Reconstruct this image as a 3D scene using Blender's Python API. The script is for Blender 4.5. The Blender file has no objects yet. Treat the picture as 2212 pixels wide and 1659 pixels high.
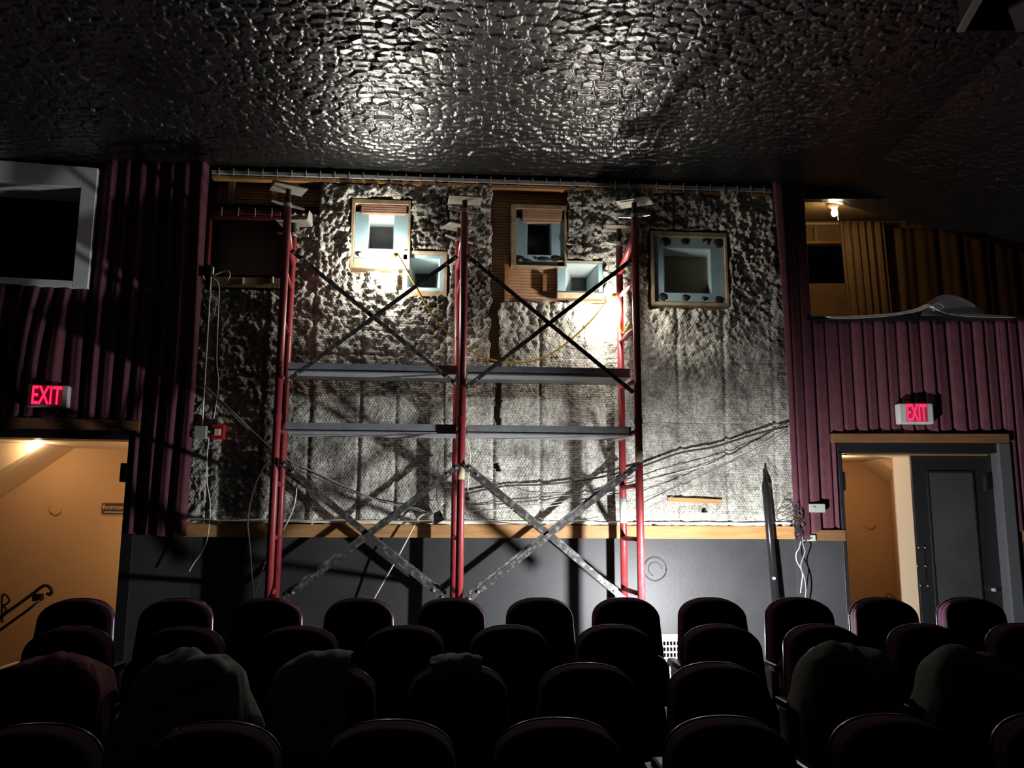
import bpy, math, random
import numpy as np
from mathutils import Vector, Matrix
random.seed(5)
sc = bpy.context.scene
COL = sc.collection
PI = math.pi
# ------------------------------------------------------------------ camera
F, W, H = 1850.0, 2212, 1659
th, ps, rl = math.radians(9.22), math.radians(4.13), 0.005
EYE = Vector((0, 0, 1.65))
fw = Vector((math.sin(ps)*math.cos(th), math.cos(ps)*math.cos(th), math.sin(th)))
rt0 = Vector((math.cos(ps), -math.sin(ps), 0))
up0 = rt0.cross(fw)
RT = rt0*math.cos(rl) + up0*math.sin(rl)
UP = up0*math.cos(rl) - rt0*math.sin(rl)
cd = bpy.data.cameras.new('camera')
cam = bpy.data.objects.new('camera', cd)
COL.objects.link(cam)
cd.sensor_width = 36.0
cd.lens = 36.0*F/W
cd.clip_start = 0.05
cam.matrix_world = Matrix(((RT.x, UP.x, -fw.x, 0), (RT.y, UP.y, -fw.y, 0), (RT.z, UP.z, -fw.z, EYE.z), (0, 0, 0, 1)))
sc.camera = cam
sc.view_settings.view_transform = 'Standard'
sc.view_settings.look = 'None'
sc.view_settings.exposure = 0.0
sc.view_settings.gamma = 1.0
sc.view_settings.use_curve_mapping = False
wd = bpy.data.worlds.new('world')
sc.world = wd
wd.use_nodes = True
wd.node_tree.nodes['Background'].inputs[0].default_value = (0.5, 0.55, 0.6, 1)
wd.node_tree.nodes['Background'].inputs[1].default_value = 0.0008


def ray(px, py):
    return fw + RT*((px - W/2)/F) - UP*((py - H/2)/F)


def P(px, py, Y):                      # the point of a depth plane seen at a place in the photograph
    d = ray(px, py)
    return EYE + d*(Y/d.y)


def project(X, Y, Z):                  # numpy: world point -> photograph pixel
    dx, dy, dz = X - EYE.x, Y - EYE.y, Z - EYE.z
    c = dx*fw.x + dy*fw.y + dz*fw.z
    return (W/2 + F*(dx*RT.x + dy*RT.y + dz*RT.z)/c, H/2 - F*(dx*UP.x + dy*UP.y + dz*UP.z)/c)


YW = 8.2                               # back wall
aL, aR = math.radians(7), math.radians(6)
HL, HR = P(445, 800, YW), P(1690, 800, YW)
WING = {'L': (Vector((HL.x, YW, 0)), Vector((math.cos(aL), math.sin(aL), 0)), Vector((math.sin(aL), -math.cos(aL), 0))),
        'R': (Vector((HR.x, YW, 0)), Vector((math.cos(aR), -math.sin(aR), 0)), Vector((-math.sin(aR), -math.cos(aR), 0)))}


def SP(side, s, z, o=0.0):             # wing wall: along, up, out of the wall
    p0, u, n = WING[side]
    p = p0 + u*s + n*o
    return Vector((p.x, p.y, z))


def SZ(side, px, py, o=0.0):
    p0, u, n = WING[side]
    d = ray(px, py)
    q = p0 + n*o
    t = ((q.x)*n.x + (q.y)*n.y)/(d.x*n.x + d.y*n.y)
    w = EYE + d*t
    return ((w.x - p0.x)*u.x + (w.y - p0.y)*u.y, w.z)


def WP(side, px, py, o=0.0):
    s, z = SZ(side, px, py, o)
    return SP(side, s, z, o)


# ------------------------------------------------------------------ numpy noise
def _h(ix, iy, seed):
    n = (ix.astype(np.int64)*374761393 + iy.astype(np.int64)*668265263 + seed*2147483647) & 0xffffffff
    n = ((n ^ (n >> 13))*1274126177) & 0xffffffff
    n = n ^ (n >> 16)
    return (n & 0xffffff)/float(0xffffff)


def vn(x, y, seed=0):
    x0, y0 = np.floor(x), np.floor(y)
    fx, fy = x - x0, y - y0
    fx, fy = fx*fx*(3 - 2*fx), fy*fy*(3 - 2*fy)
    a, b = _h(x0, y0, seed), _h(x0 + 1, y0, seed)
    c, d = _h(x0, y0 + 1, seed), _h(x0 + 1, y0 + 1, seed)
    return (a*(1 - fx) + b*fx)*(1 - fy) + (c*(1 - fx) + d*fx)*fy


def fbm(x, y, seed=0, o=4):
    v, a, t = 0, 1.0, 0
    for k in range(o):
        v = v + a*vn(x*2**k, y*2**k, seed + k*17)
        t += a
        a *= 0.5
    return v/t


def n1(x, seed=0):
    return float(vn(np.array([x]), np.array([0.5]), seed)[0])


# ------------------------------------------------------------------ materials
def M(name, col, rough=0.6, metal=0.0, col2=None, vs=6.0, vd=4, lo=0.35, hi=0.7, bump=0.0, bs=40.0, spec=0.5, sheen=0.0, coat=0.0, emit=None, es=0.0, stretch=None):
    m = bpy.data.materials.new(name)
    m.use_nodes = True
    nt = m.node_tree
    b = nt.nodes['Principled BSDF']
    b.inputs['Base Color'].default_value = (*col, 1)
    b.inputs['Roughness'].default_value = rough
    b.inputs['Metallic'].default_value = metal
    b.inputs['Specular IOR Level'].default_value = spec
    if sheen:
        b.inputs['Sheen Weight'].default_value = sheen
        b.inputs['Sheen Tint'].default_value = (min(1, col[0]*6), min(1, col[1]*6), min(1, col[2]*6), 1)
    if coat:
        b.inputs['Coat Weight'].default_value = coat
        b.inputs['Coat Roughness'].default_value = 0.15
    tc = nt.nodes.new('ShaderNodeTexCoord')
    src = tc.outputs['Object']
    if stretch:
        mp = nt.nodes.new('ShaderNodeMapping')
        mp.inputs['Scale'].default_value = stretch
        nt.links.new(src, mp.inputs[0])
        src = mp.outputs[0]
    if col2:
        n = nt.nodes.new('ShaderNodeTexNoise')
        n.inputs['Scale'].default_value = vs
        n.inputs['Detail'].default_value = vd
        r = nt.nodes.new('ShaderNodeValToRGB')
        r.color_ramp.elements[0].position = lo
        r.color_ramp.elements[0].color = (*col, 1)
        r.color_ramp.elements[1].position = hi
        r.color_ramp.elements[1].color = (*col2, 1)
        nt.links.new(src, n.inputs['Vector'])
        nt.links.new(n.outputs['Fac'], r.inputs[0])
        nt.links.new(r.outputs[0], b.inputs['Base Color'])
    if bump:
        n2 = nt.nodes.new('ShaderNodeTexNoise')
        n2.inputs['Scale'].default_value = bs
        n2.inputs['Detail'].default_value = 4
        bp = nt.nodes.new('ShaderNodeBump')
        bp.inputs['Strength'].default_value = bump
        bp.inputs['Distance'].default_value = 0.01
        nt.links.new(src, n2.inputs['Vector'])
        nt.links.new(n2.outputs['Fac'], bp.inputs['Height'])
        nt.links.new(bp.outputs[0], b.inputs['Normal'])
    if emit:
        b.inputs['Emission Color'].default_value = (*emit, 1)
        b.inputs['Emission Strength'].default_value = es
    return m


m_ceil = M('black_gloss_plaster', (0.009, 0.009, 0.0095), 0.33, spec=0.9, bump=0.2, bs=35)
m_ceil.node_tree.nodes['Principled BSDF'].inputs['IOR'].default_value = 1.85
m_dado = M('black_dado_paint', (0.030, 0.031, 0.033), 0.50, col2=(0.042, 0.043, 0.046), vs=3, bump=0.12, bs=30)
m_black = M('black_paint', (0.010, 0.010, 0.011), 0.45)
m_void = M('unlit_black', (0.002, 0.002, 0.002), 0.9, spec=0.0)
m_wood = M('pine_board', (0.50, 0.27, 0.10), 0.55, col2=(0.34, 0.17, 0.06), vs=5, stretch=(0.6, 6, 6), bump=0.1, bs=20)
m_frame = M('weathered_frame_wood', (0.42, 0.33, 0.21), 0.8, col2=(0.24, 0.17, 0.10), vs=10, bump=0.4, bs=35)
m_walnut = M('stained_header_board', (0.20, 0.095, 0.040), 0.5, col2=(0.14, 0.065, 0.028), vs=6, stretch=(0.5, 6, 6))
m_oldwood = M('old_rough_wood', (0.26, 0.19, 0.11), 0.8, col2=(0.12, 0.075, 0.045), vs=9, bump=0.3, bs=40)
m_maroon = M('maroon_velvet', (0.122, 0.044, 0.058), 0.85, col2=(0.095, 0.034, 0.045), vs=14, spec=0.15, sheen=0.25, bump=0.15, bs=160)
m_tan = M('tan_drape_cloth', (0.34, 0.22, 0.11), 0.9, col2=(0.26, 0.165, 0.08), vs=4, spec=0.1)
m_blue = M('pale_blue_paint', (0.28, 0.42, 0.47), 0.5, col2=(0.23, 0.36, 0.41), vs=8, bump=0.1, bs=30)
m_reveal = M('pale_reveal_paint', (0.50, 0.58, 0.58), 0.6)
m_white = M('white_paint', (0.82, 0.83, 0.84), 0.6, col2=(0.74, 0.75, 0.76), vs=3)
m_red = M('red_scaffold_paint', (0.29, 0.026, 0.032), 0.42, col2=(0.24, 0.055, 0.055), vs=30, lo=0.5, hi=0.72, bump=0.1, bs=60)
m_redw = M('red_window_paint', (0.13, 0.020, 0.022), 0.5)
m_galv = M('galvanised_steel', (0.42, 0.435, 0.455), 0.42, metal=0.2, col2=(0.32, 0.33, 0.35), vs=12)
m_brace = M('worn_dark_steel', (0.085, 0.082, 0.080), 0.42, metal=0.3, col2=(0.34, 0.32, 0.29), vs=25, lo=0.48, hi=0.72)
m_iron = M('dark_iron', (0.020, 0.018, 0.018), 0.45, metal=0.3)
m_wcable = M('white_cable_jacket', (0.72, 0.71, 0.67), 0.5)
m_gcable = M('grey_cable_jacket', (0.26, 0.255, 0.25), 0.6)
m_bcable = M('dark_cable_jacket', (0.035, 0.033, 0.032), 0.6)
m_yellow = M('yellow_cord_jacket', (0.72, 0.52, 0.05), 0.5)
m_orange = M('warm_orange_wall', (0.60, 0.37, 0.185), 0.8, bump=0.15, bs=60)
m_cream = M('cream_paint', (0.74, 0.56, 0.37), 0.8)
m_greyb = M('grey_box_enamel', (0.30, 0.32, 0.29), 0.5)
m_firered = M('fire_alarm_red', (0.35, 0.015, 0.012), 0.35)
m_exit = M('exit_housing', (0.52, 0.52, 0.50), 0.5)
m_exitl = M('exit_letter_glow', (0.8, 0.02, 0.06), 0.5, emit=(1.0, 0.016, 0.085), es=2.0)
m_fab = M('dark_seat_fabric', (0.040, 0.008, 0.022), 0.9, col2=(0.028, 0.006, 0.016), vs=60, spec=0.1, sheen=0.1)
m_side = M('burgundy_seat_edge', (0.044, 0.013, 0.031), 0.9, spec=0.05, sheen=0.05)
m_shell = M('glossy_seat_shell', (0.022, 0.007, 0.011), 0.25, spec=0.5, coat=0.2)
m_seatm = M('black_seat_metal', (0.012, 0.012, 0.013), 0.35, metal=0.3)
m_gcloth = M('grey_cotton', (0.30, 0.30, 0.295), 0.95, col2=(0.24, 0.24, 0.235), vs=9, bump=0.25, bs=50, spec=0.1)
m_dcloth = M('olive_grey_canvas', (0.13, 0.13, 0.112), 0.95, bump=0.25, bs=40, spec=0.1)
m_pcloth = M('dusty_rose_cloth', (0.24, 0.085, 0.10), 0.95, bump=0.25, bs=50, spec=0.1)
m_paper = M('white_paper', (0.74, 0.74, 0.77), 0.7)
m_tape = M('masking_tape', (0.52, 0.44, 0.27), 0.7)
m_floor = M('dark_carpet', (0.014, 0.013, 0.014), 0.95, spec=0.05)
m_vent = M('white_grille_enamel', (0.66, 0.66, 0.66), 0.45)
m_bulb = M('lit_bulb_glass', (1, 1, 1), 0.4, emit=(1.0, 0.94, 0.85), es=580)
m_flood = M('lit_work_lamp_glass', (1, 1, 1), 0.4, emit=(0.97, 0.98, 1.0), es=6000)
m_warmb = M('warm_bulb_glass', (1, 0.8, 0.5), 0.4, emit=(1.0, 0.66, 0.30), es=22)
m_porc = M('porcelain', (0.75, 0.68, 0.55), 0.35)
m_panel = M('dim_olive_pane', (0.20, 0.18, 0.105), 0.4, col2=(0.15, 0.135, 0.08), vs=2)
m_pane2 = M('dim_smoked_pane', (0.10, 0.085, 0.08), 0.35, col2=(0.06, 0.05, 0.05), vs=6)
m_pane3 = M('near_black_pane', (0.012, 0.012, 0.015), 0.3)
m_glue = M('black_mastic', (0.012, 0.011, 0.010), 0.6, col2=(0.20, 0.19, 0.17), vs=14, lo=0.58, hi=0.66, bump=0.4, bs=60)
m_foam = M('white_foam', (0.78, 0.75, 0.64), 0.9, bump=0.4, bs=40)


def tile_material():
    m = M('hollow_clay_tile', (0.50, 0.30, 0.18), 0.85, col2=(0.34, 0.19, 0.115), vs=5, lo=0.3, hi=0.75)
    nt = m.node_tree
    b = nt.nodes['Principled BSDF']
    geo = nt.nodes.new('ShaderNodeTexCoord')
    sep = nt.nodes.new('ShaderNodeSeparateXYZ')
    nt.links.new(geo.outputs['Object'], sep.inputs[0])
    mul = nt.nodes.new('ShaderNodeMath'); mul.operation = 'MULTIPLY'; mul.inputs[1].default_value = 33.0
    nt.links.new(sep.outputs[2], mul.inputs[0])
    fr = nt.nodes.new('ShaderNodeMath'); fr.operation = 'FRACT'
    nt.links.new(mul.outputs[0], fr.inputs[0])
    cr = nt.nodes.new('ShaderNodeValToRGB')
    cr.color_ramp.elements[0].position = 0.0; cr.color_ramp.elements[0].color = (0, 0, 0, 1)
    cr.color_ramp.elements[1].position = 0.28; cr.color_ramp.elements[1].color = (1, 1, 1, 1)
    nt.links.new(fr.outputs[0], cr.inputs[0])
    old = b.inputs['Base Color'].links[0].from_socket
    c2 = nt.nodes.new('ShaderNodeValToRGB')                   # shade in the scoring grooves, multiplied into the colour
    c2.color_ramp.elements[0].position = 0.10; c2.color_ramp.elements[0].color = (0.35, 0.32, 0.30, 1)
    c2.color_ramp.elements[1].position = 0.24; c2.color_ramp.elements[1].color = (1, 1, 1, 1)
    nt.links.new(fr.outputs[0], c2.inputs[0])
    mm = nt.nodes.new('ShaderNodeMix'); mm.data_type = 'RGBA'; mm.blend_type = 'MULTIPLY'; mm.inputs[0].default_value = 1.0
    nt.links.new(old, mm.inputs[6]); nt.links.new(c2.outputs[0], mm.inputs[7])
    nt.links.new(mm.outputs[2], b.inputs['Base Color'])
    bp = nt.nodes.new('ShaderNodeBump'); bp.inputs['Strength'].default_value = 1.0; bp.inputs['Distance'].default_value = 0.012
    nt.links.new(cr.outputs[0], bp.inputs['Height'])
    nt.links.new(bp.outputs[0], b.inputs['Normal'])
    return m


def insulation_material():
    m = bpy.data.materials.new('dusty_netted_insulation')
    m.use_nodes = True
    nt = m.node_tree
    N, L = nt.nodes.new, nt.links.new
    b = nt.nodes['Principled BSDF']
    b.inputs['Roughness'].default_value = 0.8
    b.inputs['Specular IOR Level'].default_value = 0.25
    tc = N('ShaderNodeTexCoord')
    # dust and soot stains
    mp = N('ShaderNodeMapping'); mp.inputs['Scale'].default_value = (1.5, 1, 0.8)
    L(tc.outputs['Object'], mp.inputs[0])
    a = N('ShaderNodeTexNoise'); a.inputs['Scale'].default_value = 1.5; a.inputs['Detail'].default_value = 9; a.inputs['Roughness'].default_value = 0.68
    L(mp.outputs[0], a.inputs['Vector'])
    r1 = N('ShaderNodeValToRGB')
    e = r1.color_ramp.elements
    e[0].position = 0.36; e[0].color = (0.30, 0.288, 0.255, 1)
    e[1].position = 0.62; e[1].color = (0.84, 0.83, 0.745, 1)
    k = e.new(0.48); k.color = (0.60, 0.592, 0.525, 1)
    L(a.outputs['Fac'], r1.inputs[0])
    f = N('ShaderNodeTexNoise'); f.inputs['Scale'].default_value = 34; f.inputs['Detail'].default_value = 5
    L(tc.outputs['Object'], f.inputs['Vector'])
    r2 = N('ShaderNodeValToRGB')
    r2.color_ramp.elements[0].position = 0.36; r2.color_ramp.elements[0].color = (0.56, 0.55, 0.54, 1)
    r2.color_ramp.elements[1].position = 0.60; r2.color_ramp.elements[1].color = (1, 1, 1, 1)
    L(f.outputs['Fac'], r2.inputs[0])
    mx = N('ShaderNodeMix'); mx.data_type = 'RGBA'; mx.blend_type = 'MULTIPLY'; mx.inputs[0].default_value = 1.0
    L(r1.outputs[0], mx.inputs[6]); L(r2.outputs[0], mx.inputs[7])
    da = N('ShaderNodeAttribute'); da.attribute_name = 'dust'
    md_ = N('ShaderNodeMix'); md_.data_type = 'RGBA'; md_.blend_type = 'MULTIPLY'; md_.inputs[0].default_value = 1.0
    L(mx.outputs[2], md_.inputs[6]); L(da.outputs['Fac'], md_.inputs[7])
    # hexagonal netting, 27 mm
    dn = N('ShaderNodeTexNoise'); dn.inputs['Scale'].default_value = 5
    L(tc.outputs['Object'], dn.inputs['Vector'])
    ds = N('ShaderNodeVectorMath'); ds.operation = 'SCALE'; ds.inputs['Scale'].default_value = 0.05
    L(dn.outputs['Color'], ds.inputs[0])
    ad = N('ShaderNodeVectorMath'); ad.operation = 'ADD'
    L(tc.outputs['Object'], ad.inputs[0]); L(ds.outputs[0], ad.inputs[1])
    sx = N('ShaderNodeSeparateXYZ'); L(ad.outputs[0], sx.inputs[0])
    cb = N('ShaderNodeCombineXYZ'); L(sx.outputs[0], cb.inputs[0]); L(sx.outputs[2], cb.inputs[1])
    S = (0.027, 0.027*1.732, 1.0)

    def lattice(off):
        o = N('ShaderNodeVectorMath'); o.operation = 'ADD'; o.inputs[1].default_value = off
        L(cb.outputs[0], o.inputs[0])
        w = N('ShaderNodeVectorMath'); w.operation = 'WRAP'
        w.inputs[1].default_value = (S[0]/2, S[1]/2, 0.5); w.inputs[2].default_value = (-S[0]/2, -S[1]/2, -0.5)
        L(o.outputs[0], w.inputs[0])
        ln = N('ShaderNodeVectorMath'); ln.operation = 'LENGTH'
        L(w.outputs[0], ln.inputs[0])
        return ln.outputs['Value']
    mn = N('ShaderNodeMath'); mn.operation = 'MINIMUM'
    L(lattice((0, 0, 0)), mn.inputs[0]); L(lattice((S[0]/2, S[1]/2, 0)), mn.inputs[1])
    hx = N('ShaderNodeMapRange'); hx.inputs['From Min'].default_value = 0.006; hx.inputs['From Max'].default_value = 0.0148
    hx.inputs['To Min'].default_value = 1.0; hx.inputs['To Max'].default_value = 0.0
    L(mn.outputs[0], hx.inputs['Value'])
    # netting wire colour on the cell borders
    wr = N('ShaderNodeMapRange'); wr.inputs['From Min'].default_value = 0.0122; wr.inputs['From Max'].default_value = 0.0136
    L(mn.outputs[0], wr.inputs['Value'])
    mw = N('ShaderNodeMix'); mw.data_type = 'RGBA'; mw.blend_type = 'MULTIPLY'
    L(wr.outputs[0], mw.inputs[0]); L(md_.outputs[2], mw.inputs[6]); mw.inputs[7].default_value = (0.50, 0.48, 0.44, 1)
    L(mw.outputs[2], b.inputs['Base Color'])
    n2 = N('ShaderNodeTexNoise'); n2.inputs['Scale'].default_value = 45; n2.inputs['Detail'].default_value = 6
    L(tc.outputs['Object'], n2.inputs['Vector'])
    b1 = N('ShaderNodeBump'); b1.inputs['Strength'].default_value = 0.55; b1.inputs['Distance'].default_value = 0.02
    L(n2.outputs['Fac'], b1.inputs['Height'])
    b2 = N('ShaderNodeBump'); b2.inputs['Strength'].default_value = 0.42; b2.inputs['Distance'].default_value = 0.008
    L(hx.outputs[0], b2.inputs['Height']); L(b1.outputs[0], b2.inputs['Normal'])
    L(b2.outputs[0], b.inputs['Normal'])
    return m


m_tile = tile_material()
m_ins = insulation_material()


# ------------------------------------------------------------------ mesh collector
class MB:
    def __init__(self):
        self.v, self.f = [], []

    def add(self, vs, fs):
        k = len(self.v)
        self.v += [Vector(p) for p in vs]
        self.f += [tuple(i + k for i in q) for q in fs]
        return self

    def hexa(self, q, ext):            # polygon extruded along a vector
        n = len(q)
        ext = Vector(ext)
        vs = [Vector(p) for p in q] + [Vector(p) + ext for p in q]
        fs = [tuple(range(n))[::-1], tuple(range(n, 2*n))] + [(i, (i + 1) % n, n + (i + 1) % n, n + i) for i in range(n)]
        return self.add(vs, fs)

    def box(self, c, s, rot=None):
        c = Vector(c)
        pts = [Vector((x*s[0]/2, y*s[1]/2, z*s[2]/2)) for z in (-1, 1) for x, y in ((-1, -1), (1, -1), (1, 1), (-1, 1))]
        if rot is not None:
            pts = [rot @ p for p in pts]
        return self.add([c + p for p in pts], [(3, 2, 1, 0), (4, 5, 6, 7), (0, 1, 5, 4), (1, 2, 6, 5), (2, 3, 7, 6), (3, 0, 4, 7)])

    def bx(self, x0, x1, y0, y1, z0, z1):
        return self.box(((x0 + x1)/2, (y0 + y1)/2, (z0 + z1)/2), (x1 - x0, y1 - y0, z1 - z0))

    def tube(self, pts, r, n=8, cap=True):
        pts = [Vector(p) for p in pts]
        rs = r if isinstance(r, (list, tuple)) else [r]*len(pts)
        rings = []
        t0 = (pts[1] - pts[0]).normalized()
        ref = Vector((0, 0, 1)) if abs(t0.z) < 0.9 else Vector((1, 0, 0))
        nx = (ref - t0*ref.dot(t0)).normalized()
        vs, fs = [], []
        for i, p in enumerate(pts):
            t = (pts[min(i + 1, len(pts) - 1)] - pts[max(i - 1, 0)]).normalized()
            nx = (nx - t*nx.dot(t))
            nx = nx.normalized() if nx.length > 1e-6 else t.orthogonal().normalized()
            by = t.cross(nx)
            for k in range(n):
                a = 2*PI*k/n
                vs.append(p + (nx*math.cos(a) + by*math.sin(a))*rs[i])
        for i in range(len(pts) - 1):
            for k in range(n):
                fs.append((i*n + k, i*n + (k + 1) % n, (i + 1)*n + (k + 1) % n, (i + 1)*n + k))
        if cap:
            fs.append(tuple(range(n))[::-1])
            fs.append(tuple((len(pts) - 1)*n + k for k in range(n)))
        return self.add(vs, fs)

    def bar(self, p0, p1, w, d, ref=(0, 1, 0)):     # flat bar: w across, d along ref
        p0, p1 = Vector(p0), Vector(p1)
        t = (p1 - p0).normalized()
        r = Vector(ref)
        r = (r - t*r.dot(t)).normalized()
        b = t.cross(r)
        q = [p0 + b*(w/2*i) + r*(d/2*j) for i, j in ((-1, -1), (1, -1), (1, 1), (-1, 1))]
        return self.hexa(q, p1 - p0)

    def lathe(self, prof, c, n=20, axis=None):
        c = Vector(c)
        R = Matrix.Identity(3) if axis is None else Vector((0, 0, 1)).rotation_difference(Vector(axis)).to_matrix()
        vs, fs = [], []
        for r, z in prof:
            for k in range(n):
                a = 2*PI*k/n
                vs.append(c + R @ Vector((r*math.cos(a), r*math.sin(a), z)))
        for i in range(len(prof) - 1):
            for k in range(n):
                fs.append((i*n + k, i*n + (k + 1) % n, (i + 1)*n + (k + 1) % n, (i + 1)*n + k))
        fs.append(tuple(range(n))[::-1])
        fs.append(tuple((len(prof) - 1)*n + k for k in range(n)))
        return self.add(vs, fs)

    def build(self, name, mat, parent=None, smooth=False, bevel=0.0):
        off = Vector((0, 0, 0))
        if parent is not None:
            q = parent
            while q is not None:
                off += q.location
                q = q.parent
        else:
            xs = [p.x for p in self.v]; ys = [p.y for p in self.v]; zs = [p.z for p in self.v]
            off = Vector(((min(xs) + max(xs))/2, (min(ys) + max(ys))/2, min(zs)))
        me = bpy.data.meshes.new(name)
        me.from_pydata([tuple(p - off) for p in self.v], [], self.f)
        me.validate()
        me.materials.append(mat)
        if smooth:
            me.shade_smooth()
        o = bpy.data.objects.new(name, me)
        COL.objects.link(o)
        if parent is not None:
            o.parent = parent
        else:
            o.location = off
        if bevel:
            md = o.modifiers.new('bevel', 'BEVEL')
            md.width = bevel; md.segments = 2; md.limit_method = 'ANGLE'
        return o


def grid_object(name, V, Q, mat, parent=None, smooth=True):
    """numpy verts (n,3) and quads (m,4)"""
    if parent is not None:
        off = np.array(parent.location)
    else:
        off = np.array([(V[:, 0].min() + V[:, 0].max())/2, (V[:, 1].min() + V[:, 1].max())/2, V[:, 2].min()])
    me = bpy.data.meshes.new(name)
    me.vertices.add(len(V)); me.vertices.foreach_set('co', (V - off).astype(np.float32).ravel())
    me.loops.add(len(Q)*4); me.loops.foreach_set('vertex_index', Q.astype(np.int32).ravel())
    me.polygons.add(len(Q)); me.polygons.foreach_set('loop_start', np.arange(0, len(Q)*4, 4, dtype=np.int32))
    me.update(calc_edges=True)
    me.validate()
    me.materials.append(mat)
    if smooth:
        me.shade_smooth()
    o = bpy.data.objects.new(name, me)
    COL.objects.link(o)
    if parent is not None:
        o.parent = parent
    else:
        o.location = Vector(off)
    return o


def tag(o, label, cat, group=None, kind=None):
    o['label'] = label; o['category'] = cat
    if group: o['group'] = group
    if kind: o['kind'] = kind
    return o


def struct(o):
    o['kind'] = 'structure'
    return o


def thing(name, loc, label=None, cat=None, group=None):
    o = bpy.data.objects.new(name, None)
    o.empty_display_size = 0.1
    o.location = Vector(loc)
    COL.objects.link(o)
    if label: tag(o, label, cat, group)
    return o


def text_mesh(name, txt, mat, parent, origin, u, up, n, width, height, depth=0.006, weight=0.0):
    cu = bpy.data.curves.new(name, 'FONT')
    cu.body = txt
    cu.size = 1.0
    cu.extrude = 0.0
    cu.offset = weight
    to = bpy.data.objects.new(name, cu)
    COL.objects.link(to)
    bpy.context.view_layer.update()
    me0 = to.evaluated_get(bpy.context.evaluated_depsgraph_get()).to_mesh()
    vs = [v.co.copy() for v in me0.vertices]
    fs = [tuple(p.vertices) for p in me0.polygons]
    bpy.data.objects.remove(to)
    x0, x1 = min(v.x for v in vs), max(v.x for v in vs)
    y0, y1 = min(v.y for v in vs), max(v.y for v in vs)
    mb = MB()
    origin, u, up, n = Vector(origin), Vector(u), Vector(up), Vector(n)

    def tr(v, d):
        return origin + u*((v.x - x0)/(x1 - x0)*width) + up*((v.y - y0)/(y1 - y0)*height) + n*d
    mb.add([tr(v, depth) for v in vs], fs)
    cnt = {}
    for f in fs:
        for a, b in zip(f, f[1:] + f[:1]):
            cnt[(a, b)] = 1
    for (a, b) in list(cnt):
        if (b, a) not in cnt:
            mb.add([tr(vs[a], 0), tr(vs[b], 0), tr(vs[b], depth), tr(vs[a], depth)], [(0, 1, 2, 3)])
    return mb.build(name, mat, parent)


def holed(mb, s0, s1, z0, z1, holes, fn):
    """flat wall s0..s1 x z0..z1 with rectangular holes; fn(s,z) -> world"""
    ss = sorted({s0, s1, *[min(max(h[i], s0), s1) for h in holes for i in (0, 1)]})
    zs = sorted({z0, z1, *[min(max(h[i], z0), z1) for h in holes for i in (2, 3)]})
    for a, b in zip(ss, ss[1:]):
        for c, d in zip(zs, zs[1:]):
            m, k = (a + b)/2, (c + d)/2
            if any(h[0] < m < h[1] and h[2] < k < h[3] for h in holes):
                continue
            mb.add([fn(a, c), fn(b, c), fn(b, d), fn(a, d)], [(0, 1, 2, 3)])


def smooth_path(pts, k=6):
    """Catmull-Rom through points"""
    pts = [Vector(p) for p in pts]
    q = [pts[0]*2 - pts[1]] + pts + [pts[-1]*2 - pts[-2]]
    out = []
    for i in range(1, len(q) - 2):
        a, b, c, d = q[i - 1], q[i], q[i + 1], q[i + 2]
        for j in range(k):
            t = j/k
            out.append(0.5*((2*b) + (c - a)*t + (2*a - 5*b + 4*c - d)*t*t + (3*b - a - 3*c + d)*t**3))
    out.append(pts[-1])
    return out


# ================================================================== SETTING
FLOOR_Z = 0.17
PROF = [(-1.5, -0.06), (0, 0.0), (2.72, 0.13), (3.5, 0.168), (4.38, 0.205), (5.16, 0.273), (5.7, 0.30), (5.701, FLOOR_Z), (8.6, FLOOR_Z)]


def floor_z(y):
    for (a, za), (b, zb) in zip(PROF, PROF[1:]):
        if a <= y <= b:
            return za + (zb - za)*(y - a)/(b - a)
    return FLOOR_Z


mb = MB()
for (a, za), (b, zb) in zip(PROF, PROF[1:]):
    mb.add([(-6.5, a, za), (8, a, za), (8, b, zb), (-6.5, b, zb)], [(0, 1, 2, 3)])
struct(mb.build('floor', m_floor))

# ---- ceiling: curled, peeling black plaster, displaced geometry near the wall
def worley_flakes(X, Y, cx, cy, seed):
    gx, gy = X/cx, Y/cy
    ix, iy = np.floor(gx), np.floor(gy)
    best = np.full(X.shape, 1e9); second = np.full(X.shape, 1e9)
    bx = np.zeros(X.shape); by = np.zeros(X.shape); bi = np.zeros(X.shape); bj = np.zeros(X.shape)
    for dx in (-1, 0, 1):
        for dy in (-1, 0, 1):
            jx, jy = ix + dx, iy + dy
            px = jx + 0.12 + 0.76*_h(jx, jy, seed); py = jy + 0.12 + 0.76*_h(jx, jy, seed + 1)
            d = np.sqrt((gx - px)**2 + (gy - py)**2)
            near = d < best
            second = np.where(near, best, np.minimum(second, d))
            bx = np.where(near, gx - px, bx); by = np.where(near, gy - py, by)
            bi = np.where(near, jx, bi); bj = np.where(near, jy, bj)
            best = np.where(near, d, best)
    edge = second - best
    tx = _h(bi, bj, seed + 5) - 0.5; ty = _h(bi, bj, seed + 6) - 0.62; hh = _h(bi, bj, seed + 7)
    return edge, bx, by, tx, ty, hh


CZ = 5.06


def ceil_base(X, Y):
    dr = np.clip(X - 4.05, 0, None); dl = np.clip(-3.0 - X, 0, None)
    return CZ + 0.028*(YW - Y) - 0.235*dr + 0.0*X - 0.10*dl - 0.03*dr*dr*0


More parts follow.
